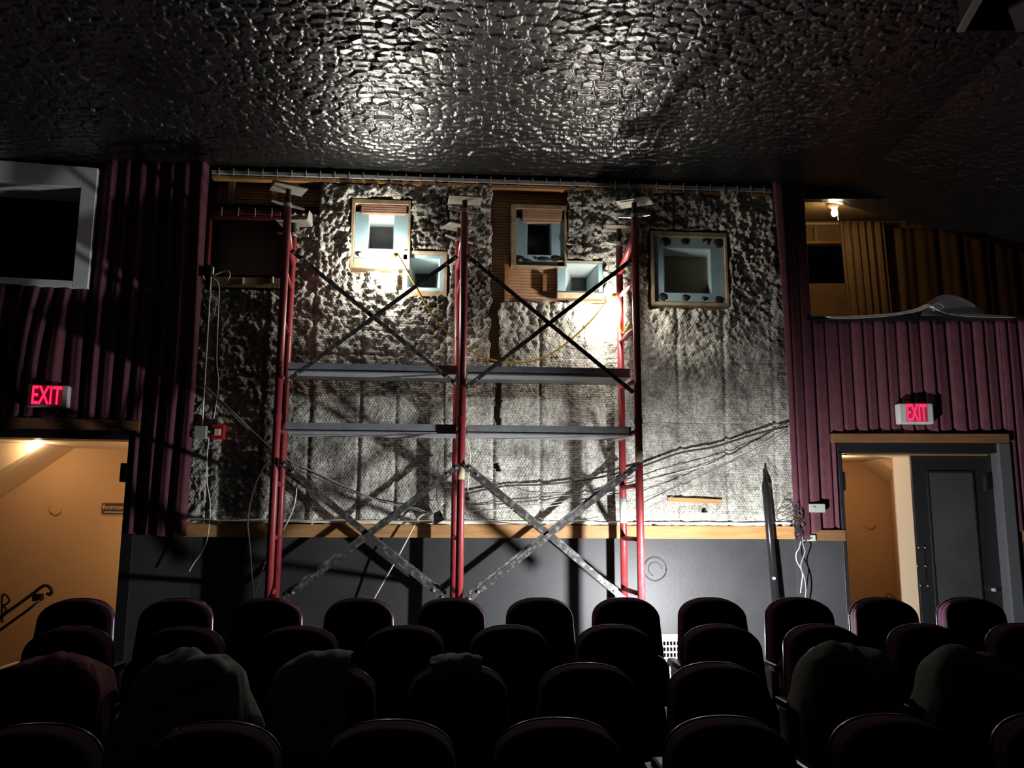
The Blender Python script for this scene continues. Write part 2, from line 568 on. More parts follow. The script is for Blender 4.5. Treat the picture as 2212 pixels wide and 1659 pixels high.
def ceiling():
    x0, x1, y0, y1, d = -5.6, 7.0, 4.35, 8.45, 0.0112
    nx, ny = int((x1 - x0)/d), int((y1 - y0)/d)
    xs, ys = np.linspace(x0, x1, nx), np.linspace(y0, y1, ny)
    X, Y = np.meshgrid(xs, ys)
    Xw = X + 0.05*(fbm(X*6, Y*6, 3, 3) - 0.5); Yw = Y + 0.05*(fbm(X*6, Y*6, 9, 3) - 0.5)
    edge, bx, by, tx, ty, hh = worley_flakes(Xw, Yw, 0.112, 0.080, 21)
    # the relief is shallower by the wall and on the dark right-hand side
    amp = 0.55 + 0.75*np.clip(fbm(X*0.8, Y*0.8, 40, 3)*1.6 - 0.3, 0, 1)
    amp = amp*(0.35 + 0.65*np.clip((8.0 - Y)/0.8, 0, 1))*(1 - 0.55*np.clip((X - 2.2)/1.5, 0, 1))
    th_ = -PI/2 + (tx*2)*1.5                                   # each flake is lifted along one edge
    u = bx*np.cos(th_) + by*np.sin(th_)
    lift = np.clip(0.5 + u, 0, 1.2)
    L_ = 0.004 + 0.026*np.clip(hh - 0.1, 0, 1)**1.6
    lip = np.clip((edge - 0.02)/0.07, 0, 1)
    drop = (0.017 + 0.006*ty*2 + L_*lift)*lip*amp
    drop = drop + 0.006*amp*(fbm(X*13, Y*13, 61, 2) - 0.5)
    Z = ceil_base(X, Y) - drop + 0.03*(fbm(X*0.9, Y*0.9, 77, 3) - 0.5)
    V = np.stack([X.ravel(), Y.ravel(), Z.ravel()], 1)
    i = np.arange(nx*ny).reshape(ny, nx)
    Q = np.stack([i[:-1, :-1], i[1:, :-1], i[1:, 1:], i[:-1, 1:]], -1).reshape(-1, 4)   # faces down
    o = grid_object('ceiling', V, Q, m_ceil, smooth=False)
    struct(o)
    # the plain rest of the ceiling towards the room
    xs = np.linspace(x0, x1, 60); ys = np.linspace(-1.5, 4.37, 20)
    X, Y = np.meshgrid(xs, ys)
    V = np.stack([X.ravel(), Y.ravel(), ceil_base(X, Y).ravel()], 1)
    i = np.arange(60*20).reshape(20, 60)
    Q = np.stack([i[:-1, :-1], i[1:, :-1], i[1:, 1:], i[:-1, 1:]], -1).reshape(-1, 4)
    struct(grid_object('ceiling_front', V, Q, m_ceil))


ceiling()

# ---- projection ports in the back wall: plate rect, hole rect, inner rect, depth
PORTS = {
    2: dict(plate=(768, 457, 880, 562), hole=(797, 462, 850, 538), back=(800, 490, 848, 538), depth=0.30, pane=m_pane2, frame=(761, 431, 885, 583)),
    3: dict(plate=(871, 549, 957, 630), hole=(881, 556, 949, 622), back=(897, 591, 941, 621), depth=0.42, pane=m_pane3, frame=(864, 541, 965, 636)),
    4: dict(plate=(1115, 470, 1219, 576), hole=(1139, 479, 1191, 551), back=(1141, 487, 1186, 551), depth=0.26, pane=m_pane3, frame=(1104, 442, 1224, 578)),
    5: dict(plate=(1204, 566, 1302, 634), hole=(1222, 568, 1293, 630), back=(1234, 600, 1267, 629), depth=0.40, pane=m_pane3, frame=(1203, 562, 1304, 640)),
    6: dict(plate=(1411, 512, 1567, 656), hole=(1433, 535, 1537, 634), back=(1435, 553, 1529, 634), depth=0.24, pane=m_panel, frame=(1404, 500, 1574, 663)),
}
YP = 8.10                               # face of the blue plates
holes = []
W1 = (463, 474, 608, 600)


def prect(r, Y):
    a, b = P(r[0], r[1], Y), P(r[2], r[3], Y)
    return (a.x, b.x, b.z, a.z)


W1R = prect(W1, YW)
holes.append(W1R)
for k, p in PORTS.items():
    holes.append(prect(p['hole'], YW))
mb = MB()
holed(mb, HL.x - 0.3, HR.x + 0.25, FLOOR_Z, 5.25, holes, lambda s, z: Vector((s, YW, z)))
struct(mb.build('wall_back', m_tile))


def rect4(R, Y):
    return [Vector((R[0], Y, R[2])), Vector((R[1], Y, R[2])), Vector((R[1], Y, R[3])), Vector((R[0], Y, R[3]))]


def frame_mb(outer, inner, Y0, Y1):
    """flat ring between two rects from Y0 (front) to Y1 (back)"""
    m = MB()
    xo0, xo1, zo0, zo1 = outer; xi0, xi1, zi0, zi1 = inner
    m.bx(xo0, xi0, Y0, Y1, zo0, zo1)
    m.bx(xi1, xo1, Y0, Y1, zo0, zo1)
    m.bx(xi0, xi1, Y0, Y1, zi1, zo1)
    m.bx(xi0, xi1, Y0, Y1, zo0, zi0)
    return m


def dab(c, rx, rz, seed):
    m = MB()
    n = 18
    vs = [Vector((c.x, c.y - 0.012, c.z))]
    for ring, (k, dy) in enumerate(((0.6, -0.011), (1.0, 0.0), (1.0, 0.006))):
        for i in range(n):
            a = 2*PI*i/n
            q = k*(0.86 + 0.3*n1(i*0.7 + seed*3.1, seed))
            vs.append(Vector((c.x + rx*q*math.cos(a), c.y + dy, c.z + rz*q*math.sin(a))))
    fs = [(0, 1 + (i + 1) % n, 1 + i) for i in range(n)]
    for r in (0, 1):
        fs += [(1 + r*n + i, 1 + r*n + (i + 1) % n, 1 + (r + 1)*n + (i + 1) % n, 1 + (r + 1)*n + i) for i in range(n)]
    return m.add(vs, fs)


WINLAB = {2: 'pale blue projection port with ribbed clay tile above its opening, bright bulb at its foot',
          3: 'small blue projection port low beside the port with the bright bulb',
          4: 'blue projection port with a long smear of black mastic below its opening',
          5: 'small blue funnel-shaped projection port beside exposed ribbed clay tile',
          6: 'large square blue projection port ringed by eight black mastic dabs'}
for k, p in PORTS.items():
    pl, ho = prect(p['plate'], YP), prect(p['hole'], YP)
    bk = prect(p['back'], YW + p['depth'])
    fr = prect(p['frame'], 8.09)
    w = thing('window_%d' % k, ((pl[0] + pl[1])/2, YP, pl[2]))
    struct(w); w['label'] = WINLAB[k]
    frame_mb(pl, ho, YP, YP + 0.035).build('window_casing', m_blue, w, bevel=0.003)
    m = MB()
    a, b = rect4(ho, YP + 0.03), rect4(bk, YW + p['depth'])
    m.add(a + b, [(0, 1, 5, 4), (1, 2, 6, 5), (2, 3, 7, 6), (3, 0, 4, 7)])
    m.build('window_reveal', m_reveal, w)
    m = MB()
    m.bx(bk[0], bk[1], YW + p['depth'], YW + p['depth'] + 0.01, bk[2], bk[3])
    m.build('window_pane', p['pane'], w)
    m = MB()
    fr2 = (pl[0] - 0.002, pl[1] + 0.002, pl[2] - 0.002, pl[3] + 0.002)
    if k in (3, 5):
        m.bx(fr[0], fr[1], 8.07, 8.15, fr[2] - 0.03, pl[2] - 0.002)
        m.bx(fr2[0], fr[1], 8.08, 8.15, pl[3] + 0.002, fr[3])
        if k == 3:
            m.bx(pl[1] + .002, fr[1], 8.08, 8.15, pl[2], pl[3])
    else:
        if k in (2, 4):
            fr2 = (fr2[0], fr2[1], fr2[2], fr[3] - 0.045)
        m = frame_mb(fr, fr2, 8.065, 8.19)
    m.build('window_frame', m_frame, w, bevel=0.004)
    if k in (2, 4):                     # broken hollow clay tile left above the opening
        m = MB()
        x0, x1 = pl[0] + 0.04, pl[1] - 0.015
        zt = fr[3] - 0.03
        zb = ho[3] - 0.005
        n = 5 if k == 2 else 1
        for i in range(n):
            z1 = zt - (zt - zb)*i/n
            z0 = zt - (zt - zb)*(i + 0.8)/n
            q = [Vector((x0 + 0.035*n1(i*1.3, 2), 8.075, z0)), Vector((x1 - 0.02*n1(i*2.3, 4), 8.075, z0)), Vector((x1, 8.075, z1)), Vector((x0 + 0.03*n1(i*1.9, 7), 8.075, z1))]
            m.hexa(q, (0, 0.05, 0))
        m.bx(x0 + 0.02, x1 - 0.02, 8.088, 8.125, zb, zt)
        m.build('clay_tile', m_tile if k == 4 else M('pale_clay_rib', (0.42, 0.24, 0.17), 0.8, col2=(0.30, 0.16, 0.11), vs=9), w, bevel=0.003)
    if k == 6:
        for i, (x, y, rx) in enumerate(((1437, 522, 13), (1480, 522, 9.5), (1526, 522, 10), (1553, 525, 13), (1433, 641, 10.5), (1482, 643, 9), (1521, 645, 6), (1553, 648, 11))):
            c = P(x, y, YP)
            dab(c, rx/228, rx*0.85/228, i + 1).build('mastic_dab', m_glue, w, smooth=True)
    if k == 4:
        for i, (x, y, rx, rz) in enumerate(((1121, 559, 14, 8), (1136, 563, 13, 4), (1176, 560, 16, 4), (1202, 559, 13, 8), (1158, 558, 4, 3))):
            dab(P(x, y, YP), rx/228, rz/228, i + 11).build('mastic_smear', m_glue, w, smooth=True)
    if k == 2:
        dab(P(775, 548, YP), 8/228, 6.5/228, 31).build('mastic_dab', m_glue, w, smooth=True)

# ---- the dark red framed window at the far left of the stripped wall
w = thing('window_1', (W1R[0], 8.1, W1R[2])); struct(w); w['label'] = 'dark window with thin red frame at the left end of the stripped wall'
o = (W1R[0] - 0.02, W1R[1] + 0.03, W1R[2] - 0.01, W1R[3] + 0.035)
frame_mb(o, W1R, 8.09, 8.22).build('window_frame', m_redw, w, bevel=0.004)
bk = prect((469, 481, 606, 600), YW + 0.10)
m = MB(); a, b = rect4(W1R, 8.2), rect4(bk, YW + 0.10)
m.add(a + b, [(0, 1, 5, 4), (1, 2, 6, 5), (2, 3, 7, 6), (3, 0, 4, 7)])
m.build('window_reveal', m_redw, w)
m = MB(); m.bx(bk[0], bk[1], YW + 0.10, YW + 0.11, bk[2], bk[3])
m.build('window_pane', M('dim_brown_pane', (0.30, 0.27, 0.215), 0.5, col2=(0.22, 0.20, 0.16), vs=2), w)
m = MB(); c0, c1 = P(462, 599, 8.08), P(606, 625, 8.08)
m.bx(c0.x, c1.x, 8.05, 8.19, c1.z, c0.z)
m.build('window_sill', m_oldwood, w, bevel=0.005)
for x, y in ((525, 606), (589, 604)):
    m = MB(); c = P(x, y, 8.04)
    m.bx(c.x - .006, c.x + .006, 8.035, 8.06, c.z - .03, c.z + .03)
    m.build('peg', m_white, w)

# ---- insulation: one dense displaced sheet with torn openings
SEAMS = [-2.2, -1.755, -1.31, -0.85, -0.51, -0.054, 0.41, 0.85, 1.276, 1.75, 2.2, 2.66, 3.15]


def insulation():
    x0, x1, z0, z1, d = HL.x - 0.22, HR.x + 0.10, 1.62, 4.99, 0.0115
    nx, nz = int((x1 - x0)/d), int((z1 - z0)/d)
    xs, zs = np.linspace(x0, x1, nx), np.linspace(z0, z1, nz)
    X, Z = np.meshgrid(xs, zs)
    up = np.clip((Z - 2.9)/1.2, 0, 1)                     # rougher towards the top
    up = np.maximum(up, np.clip((-1.2 - X)*0.9, 0, 0.45))
    rel = 0.010 + 0.040*up
    t = 0.8*rel*(fbm(X*7, Z*7, 5, 5) - 0.5)*2.2 + (0.004 + 0.016*up)*(fbm(X*24, Z*24, 8, 2) - 0.5)*2 + (0.003 + 0.015*up)*(vn(X*44, Z*40, 18) - 0.5)*2
    ridged = 1 - np.abs(fbm(X*17, Z*17, 55, 3)*2 - 1)
    t += 0.024*up*(ridged - 0.6)
    seam = np.zeros_like(X)
    for sx in SEAMS:
        wob = sx + 0.02*(fbm(Z*3, X*0 + sx*7, 6, 3) - 0.5)
        dx = np.abs(X - wob)
        seam += np.exp(-(dx/0.016)**2)*(0.3 + 0.9*fbm(Z*2.2, X*0 + sx*3, 12, 2))
        t += 0.010*np.exp(-((X - wob - 0.05)/0.05)**2)
    t -= 0.026*np.clip(seam, 0, 1.2)
    hz = np.zeros_like(X)
    for zz in (2.05, 2.62, 3.22, 3.45):
        hz += np.exp(-(np.abs(Z - zz - 0.02*(fbm(X*2, X*0 + zz, 4, 2) - .5))/0.010)**2)*(fbm(X*1.5, X*0 + zz*9, 14, 2) > 0.5)
    t -= 0.010*hz
    Y = 8.115 - 0.05 - t
    Y = np.minimum(Y, 8.155)
    px, py = project(X, 8.07 + 0*X, Z)
    jx = px + 16*(fbm(X*9, Z*9, 31, 4) - 0.5); jy = py + 16*(fbm(X*9, Z*9, 32, 4) - 0.5)

    def inr(a, b, c, d_):
        return (jx > a) & (jx < c) & (jy > b) & (jy < d_)

    def insharp(a, b, c, d_):
        return (px > a) & (px < c) & (py > b) & (py < d_)
    gone = inr(440, 350, 690, 462) | insharp(440, 460, 611, 626)
    gone |= inr(690, 350, 1075, 391) & (jx > 0) & (jy < 386 + 8*np.sin(px/40))
    for k, p in PORTS.items():
        a, b, c, e = p['frame']
        g = 3
        gone |= inr(a - g, b - g, c + g, e + g) | insharp(a + 1, b + 1, c - 1, e - 1)
    gone |= inr(1062, 395, 1106, 650) | inr(1062, 398, 1226, 446) | inr(1085, 570, 1212, 648) | inr(1190, 630, 1312, 652)
    gone |= inr(1060, 640, 1078, 780) | inr(1069, 780, 1080, 930) | inr(1068, 1000, 1077, 1020)
    gone |= inr(1415, 380, 1480, 420) | (jy < 402 + 0.016*(px - 1100))
    seat = (np.abs(px - 1522) < 4) & (np.abs(py - 1101) < 4)
    gone |= seat
    # ragged fringe just above the board
    gone |= (Z < 1.65) & (fbm(X*14, Z*0, 91, 3) > 0.62)
    idx = np.arange(nx*nz).reshape(nz, nx)
    keepv = ~gone
    # dust lies unevenly on the separate batts
    bi = np.zeros_like(X)
    for sx in SEAMS:
        bi = bi + (X > sx + 0.02*(fbm(Z*3, X*0 + sx*7, 6, 3) - 0.5))
    zrow = np.floor((Z + 0.05*(fbm(X*2, X*0, 4, 2) - 0.5) + 0.5*_h(bi, bi*0, 71))/0.62)
    dust = 0.60 + 0.42*_h(bi, bi*0 + 3, 72) + 0.30*(_h(bi, zrow, 73) - 0.5)
    dust *= 1 - 0.55*np.clip((fbm(X*1.5, Z*1.3, 74, 6) - 0.50)*5, 0, 1)
    dust *= 1 - 0.35*np.clip((fbm(X*9, Z*9, 76, 4) - 0.54)*6, 0, 1)
    dust = np.clip(dust, 0.26, 1.1)
    dust = np.where(Z < 1.72 + 0.05*fbm(X*6, X*0, 75, 3), 1.15, dust)
    q = keepv[:-1, :-1] & keepv[1:, :-1] & keepv[1:, 1:] & keepv[:-1, 1:]
    Q = np.stack([idx[:-1, :-1], idx[:-1, 1:], idx[1:, 1:], idx[1:, :-1]], -1)[q]
    V = np.stack([X.ravel(), Y.ravel(), Z.ravel()], 1)
    D = dust.ravel()
    # torn edges run back to the wall
    e = np.concatenate([Q[:, [0, 1]], Q[:, [1, 2]], Q[:, [2, 3]], Q[:, [3, 0]]])
    key = np.minimum(e[:, 0], e[:, 1])*10**7 + np.maximum(e[:, 0], e[:, 1])
    u, first, cnt = np.unique(key, return_index=True, return_counts=True)
    be = e[first[cnt == 1]]
    bv = np.unique(be)
    mapb = {int(v): len(V) + i for i, v in enumerate(bv)}
    B = V[bv].copy(); B[:, 1] = 8.195
    sk = np.array([[a, mapb[int(a)], mapb[int(b)], b] for a, b in be])
    sk = sk[:, ::-1] if False else sk
    D = np.concatenate([D, D[bv]])
    V = np.concatenate([V, B]); Q = np.concatenate([Q, sk])
    used = np.zeros(len(V), bool); used[Q.ravel()] = True
    remap = np.cumsum(used) - 1
    o = grid_object('insulation', V[used], remap[Q], m_ins)
    at = o.data.attributes.new('dust', 'FLOAT', 'POINT')
    at.data.foreach_set('value', D[used].astype(np.float32))
    return o


ins = insulation()
tag(ins, 'dusty pale insulation under hexagonal wire netting covering the stripped back wall', 'insulation')
mb = MB()
pts = []
x = HL.x - 0.1
rs = []
while x < HR.x - 0.02:
    pts.append((x, 8.045 + 0.012*n1(x*9, 3), 1.645 + 0.022*n1(x*5, 8)))
    rs.append(0.006 + 0.018*n1(x*7, 5))
    x += 0.045
MBf = MB().tube([Vector(p) for p in pts], rs, 7)
for v in MBf.v:
    v -= ins.location
ob = bpy.data.meshes.new('foam_bead')
ob.from_pydata([tuple(v) for v in MBf.v], [], MBf.f); ob.materials.append(m_foam); ob.shade_smooth()
oo = bpy.data.objects.new('foam_bead', ob); COL.objects.link(oo); oo.parent = ins
oo['label'] = 'white foam bead along the bottom edge'

# loose timber on the opened-up wall
def lumber(name, a, b, Y, mat, label, t=0.03):
    p, q = P(a[0], a[1], Y), P(b[0], b[1], Y)
    m = MB(); m.bx(min(p.x, q.x), max(p.x, q.x), Y, Y + t, min(p.z, q.z), max(p.z, q.z))
    return tag(m.build(name, mat, None, bevel=0.003), label, 'timber')


lumber('wood_batten', (1090, 549), (1099, 652), 8.10, m_wood, 'upright pale wood batten left of the exposed ribbed clay tile', 0.09)
lumber('wood_block', (1172, 591), (1181, 628), 8.13, m_walnut, 'short brown wood block fixed on the exposed clay tile', 0.06)
lumber('wood_batten', (494, 378), (504, 446), 8.12, m_oldwood, 'upright old batten on the bare tile above the dark window', 0.07)
lumber('wood_batten', (588, 384), (598, 440), 8.12, m_oldwood, 'upright old batten behind the leftmost scaffold jack', 0.07)
lumber('wood_beam', (462, 436), (690, 446), 8.10, m_oldwood, 'long rough horizontal timber above the dark window', 0.09)
m = MB()
p0, p1 = P(1443, 1074, 8.03), P(1560, 1080, 8.03)
q = [P(1443, 1074, 8.03), P(1560, 1079, 8.03), P(1560, 1088, 8.03), P(1443, 1083, 8.03)]
m.hexa(q, (0, 0.05, 0))
tag(m.build('timber_strip', m_wood, None), 'short pale wood strip on the insulation below the wires', 'timber')

# ---- curtain tracks with hooks
def track(name, a, b, Y, nh, label, mat, hookmat):
    p, q = P(*a, Y), P(*b, Y)
    p.z = q.z = (p.z + q.z)/2
    t = thing(name, p, label, 'curtain track')
    MB().bx(p.x, q.x, Y - 0.02, Y + 0.02, p.z - 0.012, p.z + 0.022).build('rail', mat, t)
    MB().bx(p.x, q.x, Y + 0.0, Y + 0.08, p.z - 0.052, p.z - 0.024).build('backing_strip', m_wood if nh > 10 else m_redw, t)
    MB().bx(p.x, q.x, Y + 0.021, Y + 0.08, p.z - 0.024, p.z + 0.06).build('backing_board', m_black, t)
    first = None
    for i in range(nh):
        x = p.x + (q.x - p.x)*(i + 0.5)/nh
        if first is None:
            m = MB(); m.box((x, Y - 0.024, p.z + 0.004), (0.009, 0.008, 0.085))
            first = m.build('hook', hookmat, t, bevel=0.002)
            x_first = x
        else:
            c = first.copy(); c.parent = t; COL.objects.link(c)
            c.location = (x - x_first, 0, 0)


m_rail = M('dull_track_steel', (0.50, 0.50, 0.48), 0.45, metal=0.2)
m_hook = M('pale_hook', (0.42, 0.41, 0.39), 0.5)
track('curtain_track', (458, 376), (1664, 411), 8.05, 40, 'long metal curtain track with upright hooks under the ceiling', m_rail, m_hook)
track('curtain_track', (462, 459), (606, 463), 8.04, 4, 'short red curtain track with four hooks over the dark window', m_redw, m_hook)

# ---- lower wall, chair rail and headers
mb = MB()
mb.bx(HL.x - 0.1, HR.x + 0.05, 8.10, 8.2, FLOOR_Z, 1.53)
sl = SZ('L', 268, 1300)[0]; sr = SZ('R', 1824, 1300)[0]; sr2 = SZ('R', 2196, 1300)[0]
SLD = SZ('L', 285, 1150)[0]


def wbox(m, side, s0, s1, o0, o1, z0, z1):
    q = [SP(side, s0, z0, o0), SP(side, s1, z0, o0), SP(side, s1, z0, o1), SP(side, s0, z0, o1)]
    return m.hexa(q, (0, 0, z1 - z0))


DL = dict(s1=SZ('L', 284, 955)[0], ztop=SZ('L', 150, 950)[1])            # left doorway right edge
DR = dict(s0=SZ('R', 1809, 985)[0], s1=SZ('R', 2140, 985)[0], ztop=SZ('R', 1950, 980)[1])
wbox(mb, 'L', DL['s1'] + 0.03, 0.02, 0, 0.10, FLOOR_Z, 1.53)
wbox(mb, 'R', -0.02, DR['s0'] - 0.03, 0, 0.10, FLOOR_Z, 1.53)
wbox(mb, 'R', SZ('R', 2194, 1150)[0], 4.2, 0, 0.10, FLOOR_Z, 1.53)
struct(mb.build('wall_lower', m_dado))
mb = MB()
mb.bx(HL.x - 0.2, HR.x + 0.02, 8.05, 8.19, 1.512, 1.632)
struct(mb.build('trim_1', m_wood, bevel=0.004))
mb = MB(); wbox(mb, 'R', SZ('R', 1738, 1160)[0], DR['s0'] - 0.01, 0.0, 0.14, 1.50, 1.60)
struct(mb.build('trim_2', m_walnut, bevel=0.004))
mb = MB(); wbox(mb, 'R', SZ('R', 2196, 1160)[0], 4.2, 0.0, 0.14, 1.50, 1.60)
struct(mb.build('trim_3', m_walnut, bevel=0.004))
mb = MB(); a = SZ('L', 150, 898, .15); b = SZ('L', 150, 925, .15)
zl1, zl0 = SZ('L', 300, 908, .15)[1], SZ('L', 300, 931, .15)[1]
wbox(mb, 'L', -3.2, SZ('L', 302, 910, .15)[0], 0, 0.15, zl0, zl1)
struct(mb.build('trim_4', m_walnut, bevel=0.006))
mb = MB(); zr1, zr0 = SZ('R', 1800, 936, .15)[1], SZ('R', 1800, 955, .15)[1]
wbox(mb, 'R', SZ('R', 1797, 945, .15)[0], SZ('R', 2181, 945, .15)[0], 0, 0.15, zr0, zr1)
hd = struct(mb.build('trim_5', m_walnut, bevel=0.006))

# ---- wing walls with their openings
LW = dict(a=SZ('L', 224, 378), b=SZ('L', 189, 633))                       # framed window outer right corners
LWz1, LWz0 = SZ('L', 222, 378)[1], SZ('L', 188, 632)[1]
LWs1 = SZ('L', 222, 378)[0]
LIs1 = SZ('L', 186, 420)[0]
LIz1, LIz0 = SZ('L', 186, 419)[1], SZ('L', 167, 617)[1]
mb = MB()
holed(mb, -3.4, 0.05, FLOOR_Z, 5.3, [(-3.4, DL['s1'], FLOOR_Z, DL['ztop']), (-3.4, LIs1, LIz0, LIz1)], lambda s, z: SP('L', s, z))
struct(mb.build('wall_left', m_black))
BAs0 = SZ('R', 1733, 500)[0]
BAz0 = SZ('R', 1900, 684)[1]
mb = MB()
holed(mb, -0.05, 4.2, FLOOR_Z, 5.3, [(DR['s0'], DR['s1'] + 0.02, FLOOR_Z, DR['ztop']), (BAs0, 4.0, BAz0, 4.96)], lambda s, z: SP('R', s, z))
struct(mb.build('wall_right', m_black))

# ---- left framed viewing window
w = thing('window_7', SP('L', LIs1, LIz0, 0.05)); struct(w); w['label'] = 'large black window with wide flat white casing in the maroon curtain'
m = MB()
wbox(m, 'L', LIs1, LWs1, 0.09, 0.17, LWz0, LWz1)
wbox(m, 'L', -3.4, LIs1, 0.09, 0.17, LIz1, LWz1)
wbox(m, 'L', -3.4, LIs1, 0.09, 0.17, LWz0, LIz0)
m.build('window_casing', m_white, w, bevel=0.004)
m = MB()
a = [SP('L', -3.4, LIz0, .1), SP('L', LIs1, LIz0, .1), SP('L', LIs1, LIz1, .1), SP('L', -3.4, LIz1, .1)]
b = [p - WING['L'][2]*0.35 for p in a]
m.add(a + b, [(0, 1, 5, 4), (1, 2, 6, 5), (2, 3, 7, 6), (3, 0, 4, 7)])
m.build('window_reveal', m_white, w)
m = MB(); m.add(b, [(0, 1, 2, 3)])
m.hexa(b, -WING['L'][2]*0.02)
m.build('window_pane', m_void, w)

# ================================================================== CURTAINS
def drape_sheet(name, segs, surf, mat, ds=0.011, dz=0.07):
    m = MB()
    for s0, s1, zt, zb in segs:
        ns = max(2, int((s1 - s0)/ds))
        zmx = max(zt(s0 + (s1 - s0)*i/ns) - zb(s0 + (s1 - s0)*i/ns) for i in range(0, ns + 1))
        nz = max(3, int(zmx/dz))
        vs, fs = [], []
        for i in range(ns + 1):
            s = s0 + (s1 - s0)*i/ns
            a, b = zb(s), zt(s)
            for j in range(nz + 1):
                vs.append(surf(s, a + (b - a)*j/nz))
        for i in range(ns):
            for j in range(nz):
                fs.append((i*(nz + 1) + j, (i + 1)*(nz + 1) + j, (i + 1)*(nz + 1) + j + 1, i*(nz + 1) + j + 1))
        m.add(vs, fs)
    o = m.build(name, mat, None, smooth=True)
    md = o.modifiers.new('cloth', 'SOLIDIFY'); md.thickness = 0.006; md.offset = 0
    return o


def left_surf(s, z):
    # folds fan out below the framed window
    k = max(0.0, 1 - abs(s - (LWs1 - 0.42))/0.42)
    zz = max(0.0, min(1.0, (LWz0 - z)/1.15))
    sh = 0.0
    if z < LWz0 and s < LWs1:
        sh = 0.20*k*k*(3 - 2*k)*zz*(2 - zz)*0.55
    q = s + sh
    warp = 0.05*(n1(q*3.1 + 7, 2) - 0.5) + 0.012*math.sin(z*1.7 + q*4)
    ph = (q + warp)*2*PI/0.142
    amp = 0.026 + 0.016*n1(q*2.2, 9)
    f = math.sin(ph) + 0.35*math.sin(2*ph + 1.1 + z*0.3) + 0.3*math.sin(ph*0.47 + 2)
    o = 0.115 + amp*f
    if z < LWz0 and s < LWs1:
        o += 0.03*k*math.sin(zz*PI)
    # right edge leans with the hem
    o += 0.10*max(0, min(1, (s + 0.45)/0.25))
    return SP('L', s, z, o)


def lead_edge(z):                      # right border of the left curtain
    return SZ('L', 455 - (455 - 405)*min(1, max(0, (5.05 - z)/3.5)), 0)[0]


ZHEM = SZ('L', 350, 1156, .1)[1]
sR = SZ('L', 430, 700, .1)[0]
sTop, sBot = SZ('L', 455, 375, .1)[0], SZ('L', 406, 1150, .1)[0]


def left_surf2(s, z):
    # beyond the header edge the curtain widens a little to the top
    if s > sBot - 0.35:
        t = max(0, (z - ZHEM)/(5.0 - ZHEM))
        s = s + (sTop - sBot)*t*((s - (sBot - 0.35))/0.35)
    return left_surf(s, z)


zc = lambda s: 5.045 - 0.02*0
segs = [(-3.3, LWs1, lambda s: LWz0 + 0.03, lambda s: zl1 - 0.02),
        (LWs1, SZ('L', 302, 905)[0], lambda s: 5.05, lambda s: zl1 - 0.02),
        (SZ('L', 302, 905)[0], sBot, lambda s: 5.05, lambda s: ZHEM + 0.012*math.sin(s*9))]
cl = drape_sheet('maroon_curtain', segs, left_surf2, m_maroon)
tag(cl, 'dark maroon pleated wall curtain around the white-framed window and exit doorway with handrail', 'curtain')


def right_surf(s, z):
    q = s + 0.02*math.sin(s*5.3 + 1) + 0.03*(n1(s*4.0, 21) - 0.5)
    ph = (q/0.118) % 1.0
    crease = math.exp(-((ph - 0.5)/0.10)**2)
    wide = math.sin(q*2*PI/0.118*0.5 + 0.7)
    o = 0.105 - 0.042*crease*(0.55 + 0.6*n1(math.floor(q/0.118)*1.7, 4)) + 0.008*wide + 0.006*math.sin(z*2 + s*6)
    o += 0.12*max(0, min(1, (0.30 - s)/0.25))
    return SP('R', s, z, o)


rl0 = SZ('R', 1667, 450, .1)[0]; rlm = SZ('R', 1716, 1150, .1)[0]
ZH2 = SZ('R', 1775, 1150, .1)[1]


def right_surf2(s, z):
    lim = BAs0 + 0.02
    if s < lim:
        t = max(0, min(1, (4.9 - z)/3.4))
        bow = (rlm - rl0)*t + 0.03*math.sin(t*PI)
        s = s + bow*max(0, (0.12 - s)/0.35)
    return right_surf(s, z)


dl = SZ('R', 1803, 945, .1)[0]; dr = SZ('R', 2179, 945, .1)[0]
zled = SZ('R', 1900, 689, .1)[1]
segs = [(rl0 - 0.0, BAs0, lambda s: 5.08, lambda s: ZH2 - (0.07 if s < SZ('R', 1737, 1160)[0] else 0)),
        (BAs0, dl, lambda s: zled, lambda s: ZH2),
        (dl, dr, lambda s: zled, lambda s: zr1 - 0.01),
        (dr, 4.1, lambda s: zled - 0.05*0, lambda s: ZH2 + 0.02)]
cr = drape_sheet('maroon_curtain', segs, right_surf2, m_maroon)
tag(cr, 'maroon pleated wall curtain below the balcony ledge and around the doorway with black door', 'curtain')

# ================================================================== LEFT DOORWAY AND CORRIDOR
nL, uL = WING['L'][2], WING['L'][1]
DEP = 1.35
m = MB()
zt = DL['ztop']
zcl = zt + 0.03
a0, a1 = -3.6, DL['s1'] + 0.9
m.hexa([SP('L', a0, FLOOR_Z, -DEP), SP('L', a1, FLOOR_Z, -DEP), SP('L', a1, zcl, -DEP), SP('L', a0, zcl, -DEP)], -nL*0.05)
struct(m.build('wall_corridor', m_orange))
m = MB(); wbox(m, 'L', a1, a1 + 0.05, -DEP, -0.02, FLOOR_Z, zcl)
struct(m.build('wall_corridor_end', m_orange))
m = MB(); wbox(m, 'L', a0 - 1, a1, -DEP, -0.02, zcl, zcl + 0.04)
struct(m.build('ceiling_corridor', m_cream))
m = MB(); wbox(m, 'L', a0 - 1, a1, -DEP, -0.02, FLOOR_Z - 0.04, FLOOR_Z)
struct(m.build('floor_corridor', m_walnut))
